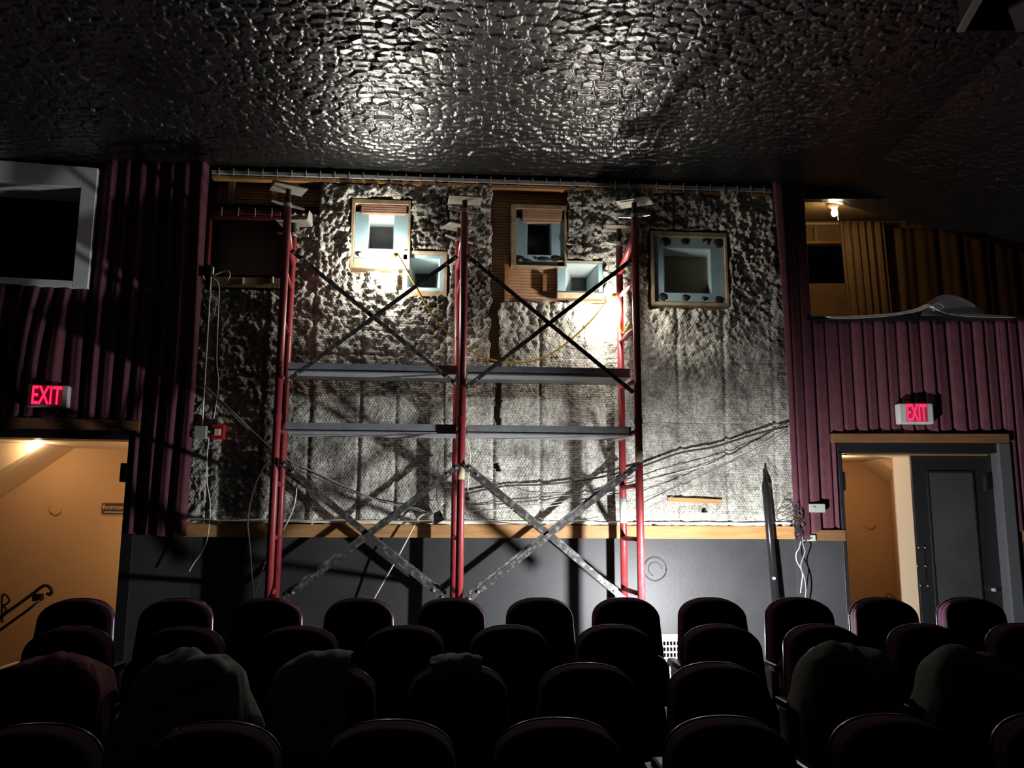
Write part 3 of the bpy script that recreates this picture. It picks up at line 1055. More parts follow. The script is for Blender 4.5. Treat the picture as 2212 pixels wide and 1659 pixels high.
# sloping stair soffit running along the corridor's back wall
m = MB()
oB, oF = -DEP + .01, -DEP + 0.52
bk_ = [WP('L', -220, 1222, oB), WP('L', 158, 978, oB), WP('L', -220, 978, oB)]
ft_ = [WP('L', -220, 1150, oF), WP('L', 96, 951, oF), WP('L', -220, 951, oF)]
bk_[1].z = bk_[2].z = zcl - .002
ft_[1].z = ft_[2].z = zcl - .002
m.add(bk_ + ft_, [(0, 1, 2), (5, 4, 3), (0, 3, 4, 1), (1, 4, 5, 2), (2, 5, 3, 0)])
struct(m.build('trim_6', m_cream))
# jambs and head
m = MB()
wbox(m, 'L', DL['s1'], DL['s1'] + 0.10, -0.10, 0.115, FLOOR_Z, zt + 0.0)
wbox(m, 'L', -3.3, DL['s1'] + 0.10, -0.10, 0.115, zt, zl0)
dj = struct(m.build('door_1', m_black, bevel=0.004)); dj['label'] = 'open doorway with black jamb below the dim header, restrooms sign inside'
m = MB(); c = SZ('L', 270, 1020, 0.0)
wbox(m, 'L', c[0] - 0.03, c[0] + 0.04, -0.05, 0.06, c[1] - 0.09, c[1] + 0.08)
m2 = m.build('door_closer', m_iron, dj, bevel=0.004)
# restrooms sign on the corridor wall
s0, z1 = SZ('L', 222, 1087, -DEP + .02); s1, z0 = SZ('L', 275, 1111, -DEP + .02)
t = thing('restrooms_sign', SP('L', s0, z0, -DEP + .01), 'small brown sign reading Restrooms on the orange corridor wall', 'sign')
m = MB(); wbox(m, 'L', s0, s1, -DEP + 0.0, -DEP + 0.02, z0, z1)
m.build('sign_board', M('dark_sign_wood', (0.07, 0.038, 0.02), 0.5), t)
text_mesh('lettering', 'Restrooms', m_cream, t, SP('L', s0 + 0.008, z0 + (z1 - z0)*0.45, -DEP + .02), uL, (0, 0, 1), nL, (s1 - s0) - 0.016, (z1 - z0)*0.42, 0.003)
m = MB(); wbox(m, 'L', s0 + 0.02, s1 - 0.03, -DEP + 0.02, -DEP + 0.023, z0 + 0.018, z0 + 0.026)
m.build('arrow', m_cream, t)
# wrought iron handrail
def LPp(px, py, o): return WP('L', px, py, o)
t = thing('handrail', LPp(0, 1345, -0.9), 'black wrought iron handrail with scrolled end inside the left doorway', 'handrail')
oR = -1.05
MB().tube(smooth_path([LPp(-60, 1395, oR), LPp(0, 1335, oR), LPp(40, 1305, oR), LPp(70, 1283, oR), LPp(93, 1266, oR), LPp(104, 1266, oR), LPp(112, 1276, oR), LPp(108, 1284, oR), LPp(101, 1281, oR)]), 0.017, 8).build('rail', m_iron, t, smooth=True)
MB().tube([LPp(-40, 1390, oR), LPp(60, 1318, oR), LPp(86, 1296, oR)], 0.014, 8).build('lower_rail', m_iron, t, smooth=True)
MB().box(LPp(82, 1290, oR - .04), (0.09, 0.06, 0.07)).build('bracket', m_iron, t, bevel=0.004)
MB().tube(smooth_path([LPp(5, 1345, oR), LPp(4, 1310, oR), LPp(6, 1285, oR), LPp(16, 1288, oR), LPp(20, 1298, oR), LPp(12, 1306, oR), LPp(4, 1308, oR), LPp(12, 1314, oR), LPp(15, 1322, oR), LPp(9, 1321, oR)]), 0.011, 7).build('scroll', m_iron, t, smooth=True)
m = MB(); c = LPp(120, 1100, -DEP + .012)
m.lathe([(0.055, 0), (0.055, 0.006), (0.03, 0.008)], c, 24, nL)
tag(m.build('wall_plate', m_orange, None, smooth=False), 'faint round cover plate on the orange wall inside the left doorway', 'cover plate')

# ================================================================== RIGHT DOORWAY
nR, uR = WING['R'][2], WING['R'][1]
DEPR = 1.5
zt = DR['ztop']; zcl = zt + 0.02
m = MB()
a0, a1 = DR['s0'] - 0.8, DR['s1'] + 0.4
m.hexa([SP('R', a0, FLOOR_Z, -DEPR), SP('R', a1, FLOOR_Z, -DEPR), SP('R', a1, zcl, -DEPR), SP('R', a0, zcl, -DEPR)], -nR*0.05)
struct(m.build('wall_hallway', m_orange))
m = MB(); wbox(m, 'R', a0, a1, -DEPR, -0.02, zcl, zcl + 0.04)
struct(m.build('ceiling_hallway', m_cream))
m = MB(); wbox(m, 'R', a0, a1, -DEPR, -0.02, FLOOR_Z - 0.04, FLOOR_Z)
struct(m.build('floor_hallway', m_walnut))
sw = SZ('R', 1930, 1150, -DEPR + 0.02)[0]
m = MB()
e0 = SZ('R', 1940, 1150, -0.75)[0]
m.add([SP('R', sw, FLOOR_Z, -DEPR + .01), SP('R', e0, FLOOR_Z, -0.75), SP('R', e0, zcl, -0.75), SP('R', sw, zcl, -DEPR + .01)], [(0, 1, 2, 3)])
e1 = SZ('R', 1962, 1150, -0.75)[0]
m.add([SP('R', e0, FLOOR_Z, -0.75), SP('R', e1 + .3, FLOOR_Z, -0.75), SP('R', e1 + .3, zcl, -0.75), SP('R', e0, zcl, -0.75)], [(0, 1, 2, 3)])
struct(m.build('wall_hallway_side', m_cream))
m = MB()
c0, c1 = SZ('R', 1857, 1001, -DEPR + .01), SZ('R', 1932, 1056, -DEPR + .01)
q = [SP('R', c0[0], zcl - .002, -DEPR + .01), SP('R', c1[0], c1[1], -DEPR + .01), SP('R', c1[0] + 0.03, zcl - .002, -DEPR + .01)]
m.hexa(q, nR*0.55)
struct(m.build('trim_7', m_cream))
# frame
d2 = thing('door_2', SP('R', DR['s1'], FLOOR_Z, 0)); struct(d2); d2['label'] = 'black double doorway, one panelled leaf shut, the other folded open'
m = MB()
j1 = SZ('R', 2182, 960, .11)[0]
wbox(m, 'R', DR['s0'] - 0.035, DR['s0'] + 0.005, -0.10, 0.115, FLOOR_Z, zt)
wbox(m, 'R', DR['s0'] - 0.035, j1, -0.10, 0.10, zt, zr0)
m.build('door_frame', m_black, d2, bevel=0.005)
m = MB(); wbox(m, 'R', DR['s1'] + 0.01, j1 - 0.005, -0.10, 0.13, FLOOR_Z, zr0 - 0.002)
m.build('door_jamb', M('charcoal_jamb_paint', (0.075, 0.08, 0.085), 0.4), d2, bevel=0.012)
l0 = SZ('R', 1966, 1000, -0.04)[0]; l1 = DR['s1'] + 0.02
lf = MB(); wbox(lf, 'R', l0, l1, -0.06, -0.02, FLOOR_Z + 0.01, zt - 0.008)
lo_ = lf.build('door_leaf', m_black, d2, bevel=0.004)
i0, i1 = SZ('R', 2004, 1020, -.02)[0], SZ('R', 2097, 1020, -.02)[0]
zp1, zp0 = SZ('R', 2050, 1022, -.02)[1], FLOOR_Z + 0.35
m = MB()
for (s0, s1, z0, z1) in ((i0 - .02, i0, zp0, zp1), (i1, i1 + .02, zp0, zp1), (i0 - .02, i1 + .02, zp1, zp1 + .02), (i0 - .02, i1 + .02, zp0 - .02, zp0)):
    wbox(m, 'R', s0, s1, -0.02, -0.006, z0, z1)
m.build('door_panel_moulding', m_black, lo_, bevel=0.003)
m = MB(); wbox(m, 'R', i0, i1, -0.02, -0.014, zp0, zp1)
m.build('door_panel', m_dado, lo_)
c = SZ('R', 1990, 1215, -.02)
m = MB(); wbox(m, 'R', c[0] - 0.035, c[0] + 0.035, -0.02, -0.012, c[1] - 0.18, c[1] + 0.18)
m.build('push_plate', m_iron, lo_)
for x, y in ((1981, 1223), (1999, 1223), (1984, 1183), (1998, 1183), (1988, 1265), (2004, 1266)):
    m = MB(); m.lathe([(0.008, 0), (0.006, 0.006)], WP('R', x, y, -0.012), 8, nR)
    m.build('screw', m_galv, lo_)
for x, y, hgt in ((2128, 1043, 0.16), (2146, 1274, 0.03)):
    m = MB(); c = SZ('R', x, y, 0.0)
    wbox(m, 'R', c[0] - 0.012, c[0] + 0.012, -0.02, 0.03, c[1] - hgt/2, c[1] + hgt/2)
    m.build('door_bolt', m_galv if hgt < .1 else m_iron, lo_, bevel=0.004)
# header strip that catches the light
m = MB(); wbox(m, 'R', DR['s0'] + 0.005, SZ('R', 2132, 985, .0)[0], -0.02, 0.02, zt - 0.018, zt - 0.004)
m.build('door_track', M('brass_track', (0.45, 0.30, 0.13), 0.35, metal=0.6), d2)
# folded left leaf seen on edge
m = MB(); wbox(m, 'R', DR['s0'] + 0.006, DR['s0'] + 0.035, -0.62, -0.10, FLOOR_Z + .01, zt - 0.02)
m.build('door_leaf_folded', m_black, d2, bevel=0.004)
m = MB(); c = SZ('R', 1812, 1040, 0.02); wbox(m, 'R', DR['s0'] + 0.0, DR['s0'] + 0.03, 0.0, 0.10, c[1] - 0.09, c[1] + 0.09)
m.build('door_hinge', m_iron, d2)
m = MB(); m.lathe([(0.06, 0), (0.06, 0.006), (0.035, 0.009), (0.03, 0.006)], WP('R', 1879, 1131, -DEPR + .012), 24, nR)
tag(m.build('wall_plate', m_orange, None), 'round cover plate on the orange wall inside the right doorway', 'cover plate')
t = thing('handrail', WP('R', 1930, 1312, -0.9), 'short dark handrail end with scroll low inside the right doorway', 'handrail')
MB().tube(smooth_path([WP('R', 1921, 1293, -1), WP('R', 1915, 1290, -1), WP('R', 1916, 1284, -1), WP('R', 1924, 1284, -1), WP('R', 1936, 1295, -1), WP('R', 1950, 1312, -1), WP('R', 1965, 1335, -1)]), 0.012, 7).build('rail', m_walnut, t, smooth=True)

# ================================================================== EXIT SIGNS
def exit_sign(side, r, lr, label):
    o0 = 0.15
    s0, z1 = SZ(side, r[0], r[1], o0 + .06); s1, z0 = SZ(side, r[2], r[3], o0 + .06)
    n, u = WING[side][2], WING[side][1]
    t = thing('exit_sign', SP(side, (s0 + s1)/2, z0, o0), label, 'exit sign')
    m = MB(); wbox(m, side, s0, s1, o0 - 0.04, o0 + 0.06, z0, z1)
    m.build('housing', m_exit, t, bevel=0.012)
    ls0, lz1 = SZ(side, lr[0], lr[1], o0 + .062); ls1, lz0 = SZ(side, lr[2], lr[3], o0 + .062)
    m = MB(); wbox(m, side, ls0 - 0.008, ls1 + 0.008, o0 + 0.055, o0 + 0.0615, lz0 - 0.008, lz1 + 0.008)
    m.build('letter_panel', M('dim_red_panel', (0.45, 0.05, 0.08), 0.4, emit=(1, 0.02, 0.06), es=0.06), t)
    text_mesh('lettering', 'EXIT', m_exitl, t, SP(side, ls0, lz0, o0 + .0615), u, (0, 0, 1), n, ls1 - ls0, lz1 - lz0, 0.004, 0.012)
    for sg in (ls0 - 0.04, ls1 + 0.04):
        pass
    m = MB(); wbox(m, side, (s0 + s1)/2 - 0.05, (s0 + s1)/2 + 0.05, 0.0, o0 - 0.04, z0 + 0.05, z1 - 0.05)
    m.build('mount', m_black, t)
    return t


exit_sign('L', (59, 830, 145, 880), (71, 833, 131, 874), 'lit red EXIT sign on the dark curtain above the doorway with handrail')
exit_sign('R', (1941, 871, 2019, 915), (1958, 873, 2003, 909), 'lit red EXIT sign above the doorway with the black panelled door')

# ================================================================== BALCONY OPENING
BD = 1.5
ztopB = SZ('R', 1760, 425)[1] + 0.06
m = MB()
s0, s1 = BAs0 - 0.35, 4.6
bz0 = BAz0 - 0.6
wh = (SZ('R', 1739, 530, -BD)[0], SZ('R', 1822, 530, -BD)[0], SZ('R', 1780, 612, -BD)[1], SZ('R', 1780, 530, -BD)[1])
holed(m, s0, s1, bz0, 5.3, [wh], lambda s, z: SP('R', s, z, -BD))
struct(m.build('wall_balcony_back', m_tan))
m = MB(); q = [SP('R', wh[0], wh[2], -BD - .3), SP('R', wh[1], wh[2], -BD - .3), SP('R', wh[1], wh[3], -BD - .3), SP('R', wh[0], wh[3], -BD - .3)]
m.hexa(q, nR*-0.02)
wb = struct(m.build('window_8', m_void)); wb['label'] = 'small black window at the back of the balcony'
m = MB(); wbox(m, 'R', s0, s1, -BD, 0.0, bz0 - 0.05, bz0)
struct(m.build('floor_balcony', m_walnut))
m = MB()
q = [SP('R', s0, 4.98, -0.03), SP('R', s1, 4.98, -0.03), SP('R', s1, 4.98, -BD), SP('R', s0, 4.98, -BD)]
zb_ = SZ('R', 1780, 478, -BD)[1]
q = [SP('R', s0, ztopB, -0.02), SP('R', s1, ztopB, -0.02), SP('R', s1, zb_, -BD), SP('R', s0, zb_, -BD)]
m.hexa(q, (0, 0, 0.04))
struct(m.build('ceiling_balcony', M('balcony_ceiling_paint', (0.30, 0.19, 0.09), 0.8)))
m = MB(); wbox(m, 'R', s0 - 0.05, s0, -BD, -0.02, bz0, 5.2)
struct(m.build('wall_balcony_side', m_tan))
# strip and beam above the black window
m = MB(); a = SZ('R', 1737, 483, -BD + .1); b = SZ('R', 1818, 483, -BD + .1)
wbox(m, 'R', a[0], b[0], -BD + .0, -BD + .1, a[1] - .012, a[1] + .012)
struct(m.build('trim_8', m_cream))
m = MB(); a = SZ('R', 1737, 524, -BD + .06); b = SZ('R', 1820, 526, -BD + .06)
wbox(m, 'R', a[0], b[0], -BD, -BD + .06, a[1] - .012, a[1] + .02)
c = SZ('R', 1762, 500, -BD + .05)
wbox(m, 'R', c[0] - .015, c[0] + .02, -BD, -BD + .05, a[1], SZ('R', 1762, 486, -BD)[1])
struct(m.build('trim_9', m_wood))


def tan_surf(o0, amp, per, seed, flare=0):
    def f(s, z):
        q = s + 0.03*(n1(s*3, seed) - .5)
        return SP('R', s + flare*(4.85 - z)*0.06, z, o0 + amp*math.sin(q*2*PI/per) + amp*0.5*math.sin(q*4.7*PI/per + z*0.6 + seed))
    return f


ta, tb_ = SZ('R', 1816, 500, -BD + .25)[0], SZ('R', 1912, 500, -BD + .25)[0]
zt1 = SZ('R', 1860, 479, -BD + .25)[1]
o = drape_sheet('tan_curtain', [(ta, tb_, lambda s: zt1, lambda s: bz0 + 0.02)], tan_surf(-BD + .25, 0.022, 0.085, 3, 0.5), m_tan, dz=0.12)
tag(o, 'narrow gathered tan curtain beside the small black window in the balcony', 'curtain')
tc_, td_ = SZ('R', 1915, 500, -BD + .12)[0], 4.5
dk = thing('tan_curtain', SP('R', tc_, bz0 + 0.02, -BD + .12), 'long dim tan curtain hung on rings along the back of the balcony', 'curtain')
oz = drape_sheet('drape', [(tc_, td_, lambda s: SZ('R', 2050, 492, -BD + .12)[1], lambda s: bz0 + 0.02)], tan_surf(-BD + .12, 0.020, 0.30, 8), M('dim_tan_cloth', (0.25, 0.155, 0.075), 0.9, col2=(0.16, 0.10, 0.05), vs=3, stretch=(3, 3, 0.3), spec=0.1), dz=0.12)
oz.parent = dk; oz.matrix_parent_inverse = Matrix.Identity(4); oz.location = oz.location - dk.location
for i, (x, y) in enumerate(((1937, 481), (1974, 483), (2007, 485), (2043, 487), (2072, 489), (2107, 490), (2138, 490), (2172, 492))):
    m = MB(); c = WP('R', x, y, -BD + .17)
    m.tube([c + Vector((0.022*math.cos(a*PI/6), 0, 0.022*math.sin(a*PI/6))) for a in range(13)], 0.006, 6)
    m.build('ring', M('brass_ring', (0.6, 0.42, 0.2), 0.3, metal=0.9) if i == 0 else bpy.data.materials['brass_ring'], dk, smooth=True)
# bulb holder
c = WP('R', 1801, 434, -0.55)
cz_ = ztopB + (zb_ - ztopB)*0.55/BD
t = thing('ceiling_bulb', Vector((c.x, c.y, cz_ - 0.12)), 'bare lit bulb in a porcelain holder on the balcony ceiling', 'lamp')
m = MB(); m.lathe([(0.075, 0), (0.075, -0.02), (0.045, -0.05), (0.03, -0.06)], Vector((c.x, c.y, cz_)), 20)
m.build('lamp_holder', m_porc, t, smooth=True)
m = MB(); m.lathe([(0.014, -0.06), (0.03, -0.085), (0.036, -0.11), (0.028, -0.14), (0.006, -0.152)], Vector((c.x, c.y, cz_)), 18)
m.build('bulb', m_warmb, t, smooth=True)
MB().tube([Vector((c.x + .03, c.y - .01, cz_ - .05)), Vector((c.x + .034, c.y - .012, cz_ - .2))], 0.003, 5).build('pull_chain', m_galv, t)
# ledge rail
m = MB(); zlg = SZ('R', 1800, 683, .15)[1]
wbox(m, 'R', SZ('R', 1743, 683, .15)[0], 4.2, -0.08, 0.16, zlg - 0.045, zlg)
struct(m.build('trim_10', m_black, bevel=0.006))

# crumpled white sheet lying on the ledge
def paper():
    m = MB()
    # cross profile along s (px) with height px, and depth band
    prof = [(1782, 0), (1830, 1), (1890, 3), (1940, 9), (1975, 17), (1992, 23), (2004, 31), (2012, 27), (2020, 18), (2040, 9), (2080, 5), (2130, 3), (2192, 0)]
    cols = []
    for x, h in prof:
        s, z = SZ('R', x, 685, .13)
        row = []
        for k in range(7):
            o = 0.20 - 0.30*k/6
            zz = zlg + 0.006 + h/225*(1 - 0.35*(k/6)) + 0.006*math.sin(k*1.3 + x*0.05)
            if k == 0:
                zz -= 0.045
            row.append(SP('R', s + 0.03*(k/6)*math.sin(x), zz, o))
        cols.append(row)
    vs = [p for r in cols for p in r]
    fs = [(i*7 + j, (i + 1)*7 + j, (i + 1)*7 + j + 1, i*7 + j + 1) for i in range(len(cols) - 1) for j in range(6)]
    m.add(vs, fs)
    # the back flap rises in a bowed dome
    n, mm = 16, 6
    vs, fs = [], []
    for i in range(n + 1):
        x = 1990 + (2138 - 1990)*i/n
        top = 58*math.sin(PI*min(1, (i/n)**0.85))**0.75 if 0 < i < n else 1
        s = SZ('R', x, 670, .02)[0]
        for j in range(mm + 1):
            v = j/mm
            vs.append(SP('R', s, zlg + 0.01 + top/228*v, 0.03 - 0.10*math.sin(v*PI*0.5) + 0.05*v*v))
    fs = [(i*(mm + 1) + j, (i + 1)*(mm + 1) + j, (i + 1)*(mm + 1) + j + 1, i*(mm + 1) + j + 1) for i in range(n) for j in range(mm)]
    m.add(vs, fs)
    # rolled lip
    pts = []
    ring = [(2006, 667), (2018, 655), (2034, 655), (2040, 664), (2034, 669), (2022, 668), (2014, 672)]
    r2 = []
    for k in range(2):
        r2.append([WP('R', x, y, 0.19 - 0.1*k) for x, y in ring])
    vs = r2[0] + r2[1]
    m.add(vs, [(i, i + 1, len(ring) + i + 1, len(ring) + i) for i in range(len(ring) - 1)])
    o = m.build('paper_sheet', m_paper, None, smooth=True)
    md = o.modifiers.new('sub', 'SUBSURF'); md.levels = md.render_levels = 2
    md = o.modifiers.new('thick', 'SOLIDIFY'); md.thickness = 0.003
    tag(o, 'curled white sheet lying along the balcony ledge', 'paper')


paper()

# ================================================================== SCAFFOLD
YF, YR = 7.24, 7.85
PX = [(-1.444, -1.500), (0.096, 0.054), (1.616, 1.596)]                   # front, rear pole of each ladder frame
POLE_R = 0.033
sca = thing('scaffold', (0, 7.5, FLOOR_Z), 'red steel tube scaffold with crossed braces against the stripped wall', 'scaffold')
m_nut = M('bright_jack_handle', (0.62, 0.60, 0.56), 0.4, metal=0.4)
m_plate = M('dull_jack_plate', (0.36, 0.34, 0.29), 0.6, metal=0.3, col2=(0.26, 0.24, 0.20), vs=18)
JACK = [((0.45, 4.52), (-0.1, 4.43)), ((0.08, 4.47), (0.5, 4.43)), ((-0.5, 4.50), (0.1, 4.47))]
RUNGS = [3.79, 3.35, 2.893, 2.44, 1.975, 1.518, 1.066]
for k in range(3):
    xf, xr = PX[k]
    fr = MB()
    for (x, y, zt) in ((xf, YF, 4.36), (xr, YR, 4.30)):
        fr.tube([(x, y, FLOOR_Z + 0.05), (x, y, zt)], POLE_R, 16)
    fo = fr.build('ladder_frame', m_red, sca, smooth=True)
    fo.data.shade_smooth()
    fo['label'] = 'red ladder frame'
    for i, z in enumerate(RUNGS):
        MB().tube([(xf, YF, z), (xr, YR, z)], 0.021, 10).build('rung', m_red, fo, smooth=True)
    MB().tube([(xf, YF, 4.20), (xr, YR, 4.02)], 0.028, 10).build('gusset', m_red, fo, smooth=True)
    for x, y in ((xf, YF), (xr, YR)):
        m = MB(); m.lathe([(POLE_R + .005, 0), (POLE_R + .005, 0.045)], (x, y, 2.50), 16)
        m.build('coupling_collar', m_red, fo, smooth=False)
        m = MB(); m.lathe([(0.055, 0), (0.055, 0.01), (0.02, 0.012), (0.02, 0.06)], (x, y, FLOOR_Z), 16)
        m.build('foot', m_galv, fo)
    for j, (x, y) in enumerate(((xf, YF), (xr, YR))):
        ang, zp = JACK[k][j]
        zt = (4.36, 4.30)[j]
        if k == 2 and j == 1:
            zt = 4.30
        R = Matrix.Rotation(ang, 3, 'Z')
        m = MB()
        m.lathe([(0.024, zt - 0.1), (0.024, zp)], (x, y, 0), 12)
        js = m.build('screw_jack', m_iron, sca, smooth=False)
        m = MB(); m.lathe([(0.036, -0.018), (0.036, 0.018)], (x, y, zt + 0.012), 12)
        for sg in (-1, 1):
            p = Vector((x, y, zt + 0.012)) + R @ Vector((sg*0.035, 0, 0)); q = Vector((x, y, zt + 0.012 - 0.012*sg)) + R @ Vector((sg*0.145, -0.01, 0))
            m.tube([p, q], [0.014, 0.011], 8)
        m.build('jack_handle', m_nut, js, smooth=False)
        m = MB()
        hw, hd_ = 0.145, 0.10
        m.box((x, y, zp), (2*hw, 2*hd_, 0.010), R)
        for sg in ((1,) if (k, j) != (2, 0) else (1, -1)):
            q = [Vector((sg*hw, -hd_, 0)), Vector((sg*hw, hd_, 0)), Vector((sg*(hw + .004), hd_*0.55, 0.105)), Vector((sg*(hw + .004), -hd_*0.55, 0.105))]
            if (k + j) % 2 == 0 and k == 0:
                q = [Vector((-hw, hd_, 0)), Vector((hw, hd_, 0)), Vector((hw*0.8, hd_ + .004, 0.10)), Vector((-hw*0.8, hd_ + .004, 0.10))]
            q = [Vector((x, y, zp)) + R @ v for v in q]
            nrm = (q[1] - q[0]).cross(q[3] - q[0]).normalized()
            m.hexa(q, nrm*0.008)
        m.build('jack_plate', m_plate, js, bevel=0.002)


def brace(a, b, Y, mat=m_brace, w=0.034, nm='cross_brace'):
    p, q = P(*a, Y), P(*b, Y)
    m = MB()
    m.bar(p, q, w, 0.004, (0, 1, 0))
    # angle iron: second leg
    t = (q - p).normalized(); up = Vector((0, 1, 0)).cross(t)
    if up.z < 0: up = -up
    m.bar(p + up*(w/2) + Vector((0, 0.016, 0)), q + up*(w/2) + Vector((0, 0.016, 0)), 0.004, 0.034, (0, 1, 0))
    o = m.build(nm, mat, sca)
    for e, d in ((p, t), (q, -t)):
        for g in (0.03, 0.12):
            mm = MB(); mm.lathe([(0.012, 0), (0.010, 0.008)], e + d*g + Vector((0, -0.002, 0)), 8, (0, -1, 0))
            mm.build('bolt', m_nut, o)
    return o


YB = YF - 0.045
YB2 = YF - 0.055
brace((629, 541), (988, 833), YB)
brace((988, 553), (617, 825), YB2)
brace((1008, 552), (1368, 848), YB)
brace((1364, 562), (1006, 838), YB2)
brace((608, 999), (962, 1296), YB, w=0.048)
brace((992, 1006), (606, 1301), YB2, w=0.048)
brace((1008, 1006), (1352, 1298), YB, w=0.048)
brace((1376, 1006), (1008, 1299), YB2, w=0.048)
brace((1016, 1012), (1352, 1290), YR + 0.045, w=0.048)
brace((1352, 1020), (1010, 1287), YR + 0.040, w=0.048)
brace((612, 1012), (962, 1284), YR + 0.045, w=0.048)
brace((982, 1014), (612, 1287), YR + 0.040, w=0.048)
for (a, b) in (((808, 687), 0), ((1187, 697), 0), ((797, 1152), 0), ((1187, 1156), 0)):
    pass
# masking tape and paper tag stuck on poles
def wrap(name, x, y, z0, z1, mat, label):
    m = MB(); n = 9
    vs = []
    for zz in (z0, z1):
        for i in range(n):
            a = PI + PI*0.12 + PI*0.76*i/(n - 1)
            vs.append(Vector((x + (POLE_R + .0015)*math.cos(a), y + (POLE_R + .0015)*math.sin(a), zz)))
    m.add(vs, [(i, i + 1, n + i + 1, n + i) for i in range(n - 1)])
    o = m.build(name, mat, sca, smooth=True)
    md = o.modifiers.new('thick', 'SOLIDIFY'); md.thickness = 0.001
    o['label'] = label


c = P(999, 1002, YF).z; c2 = P(999, 1036, YF).z
wrap('tape_label', PX[1][0], YF, c2, c, m_tape, 'yellowed tape label')
c = P(1380, 966, YF).z; c2 = P(1380, 999, YF).z
wrap('tape_label', PX[2][0], YF, c2, c, m_tape, 'yellowed tape label')
c = P(1347, 1076, YR).z; c2 = P(1347, 1130, YR).z
wrap('paper_label', PX[2][1], YR, c2, c, m_paper, 'long white paper label')

# scaffold planks
def plank(x0, x1, z, label):
    t = thing('scaffold_plank', ((x0 + x1)/2, 7.3, z - 0.09), label, 'plank', 'metal planks on the scaffold')
    y0, y1 = 7.295, 7.72
    m = MB()
    m.bx(x0, x1, y0, y0 + 0.004, z - 0.070, z)
    m.bx(x0, x1, y0 - 0.006, y0, z - 0.074, z - 0.062)
    m.build('front_channel', m_galv, t)
    m = MB(); m.bx(x0, x1, y0, y1, z, z + 0.006)
    m.bx(x0, x1, y0 + 0.004, y1 - 0.004, z - 0.070, z - 0.066)
    m.build('deck', m_galv, t)
    m = MB(); m.bx(x0, x1, y1 - 0.004, y1, z - 0.072, z)
    m.build('rear_channel', m_galv, t)
    for e, sg in ((x0, 1), (x1, -1)):
        m = MB()
        m.bx(min(e, e + sg*.03), max(e, e + sg*.03), y0 + 0.03, y1 - .03, z - 0.03, z - 0.002)
        m.build('end_hook', m_iron, t)


for z, lv in ((2.985, 'upper'), (2.472, 'lower')):
    plank(PX[0][0] + 0.055, PX[1][0] - 0.045, z, 'galvanised plank on the %s scaffold level, left bay between red frames' % lv)
    plank(PX[1][0] + 0.045, PX[2][0] - 0.05, z, 'galvanised plank on the %s scaffold level, right bay between red frames' % lv)

# ================================================================== STRING OF WORK BULBS
bl, br_ = P(842, 562, 7.93), P(1322, 666, 7.74)
t = thing('string_light', P(1100, 782, 7.8), 'yellow cord with two glaring bare bulbs strung behind the scaffold', 'work light')
path = [P(858, 548, 7.93), P(872, 572, 7.92), P(900, 622, 7.90), P(940, 690, 7.87), P(990, 738, 7.84), P(1040, 770, 7.8), P(1100, 783, 7.8), P(1160, 777, 7.8), P(1215, 748, 7.8), P(1270, 700, 7.78), P(1305, 660, 7.75), P(1328, 634, 7.74)]
MB().tube(smooth_path(path), 0.009, 7).build('cord', m_yellow, t, smooth=True)
MB().tube(smooth_path([P(1330, 634, 7.74), P(1340, 665, 7.79), P(1338, 700, 7.80), P(1343, 720, 7.81), P(1352, 712, 7.8), P(1362, 695, 7.5)]), 0.009, 7).build('cord_tail', m_yellow, t, smooth=True)
for c, top in ((bl, P(858, 548, 7.93)), (br_, P(1328, 634, 7.74))):
    ax = (c - top).normalized()
    m = MB(); m.lathe([(0.012, 0), (0.02, 0.008), (0.021, 0.05), (0.018, 0.055)], top, 14, ax)
    so = m.build('socket', m_yellow, t, smooth=True)
    m = MB(); m.lathe([(0.012, 0.052), (0.02, 0.07), (0.036, 0.10), (0.042, 0.125), (0.036, 0.152), (0.02, 0.167), (0.004, 0.172)], top, 20, ax)
    m.build('bulb', m_bulb, so, smooth=True)

# the floor lamp behind the last row that lights the lower wall
fl = Vector((2.04, 6.42, 0.78))
t = thing('work_lamp', (fl.x, fl.y, FLOOR_Z), 'work lamp standing on the floor between the last row and the scaffold', 'work light')
m = MB()
for a in range(3):
    q = a*2*PI/3 + 0.4
    m.tube([(fl.x, fl.y, fl.z - 0.15), (fl.x + 0.22*math.cos(q), fl.y + 0.22*math.sin(q), FLOOR_Z + 0.012)], 0.011, 8)
m.tube([(fl.x, fl.y, fl.z - 0.17), (fl.x, fl.y, fl.z - 0.055)], 0.014, 8)
m.build('tripod', m_iron, t)
m = MB(); m.lathe([(0.03, -0.06), (0.035, -0.02)], fl, 14); m.build('socket', m_yellow, t)
m = MB(); m.lathe([(0.02, -0.02), (0.032, 0.02), (0.038, 0.05), (0.03, 0.08), (0.006, 0.092)], fl, 18); m.build('bulb', m_flood, t, smooth=True)
m = MB(); m.lathe([(0.012, 0.175), (0.05, 0.172), (0.085, 0.163), (0.106, 0.152), (0.108, 0.148), (0.085, 0.157), (0.05, 0.166), (0.012, 0.169)], fl, 24); m.build('hood', m_galv, t, smooth=True)
MB().tube([(fl.x, fl.y - 0.055, fl.z - 0.04), (fl.x, fl.y - 0.065, fl.z + 0.06), (fl.x, fl.y - 0.06, fl.z + 0.168)], 0.005, 6).build('hood_bracket', m_iron, t)

# ================================================================== CABLES AND BOXES
def cable(name, pts, r, mat, label, cat='cable', group=None):
    p = [P(x, y, Y) for x, y, Y in pts]
    o = MB().tube(smooth_path(p, 5), r, 6).build(name, mat, None, smooth=True)
    return tag(o, label, cat, group)


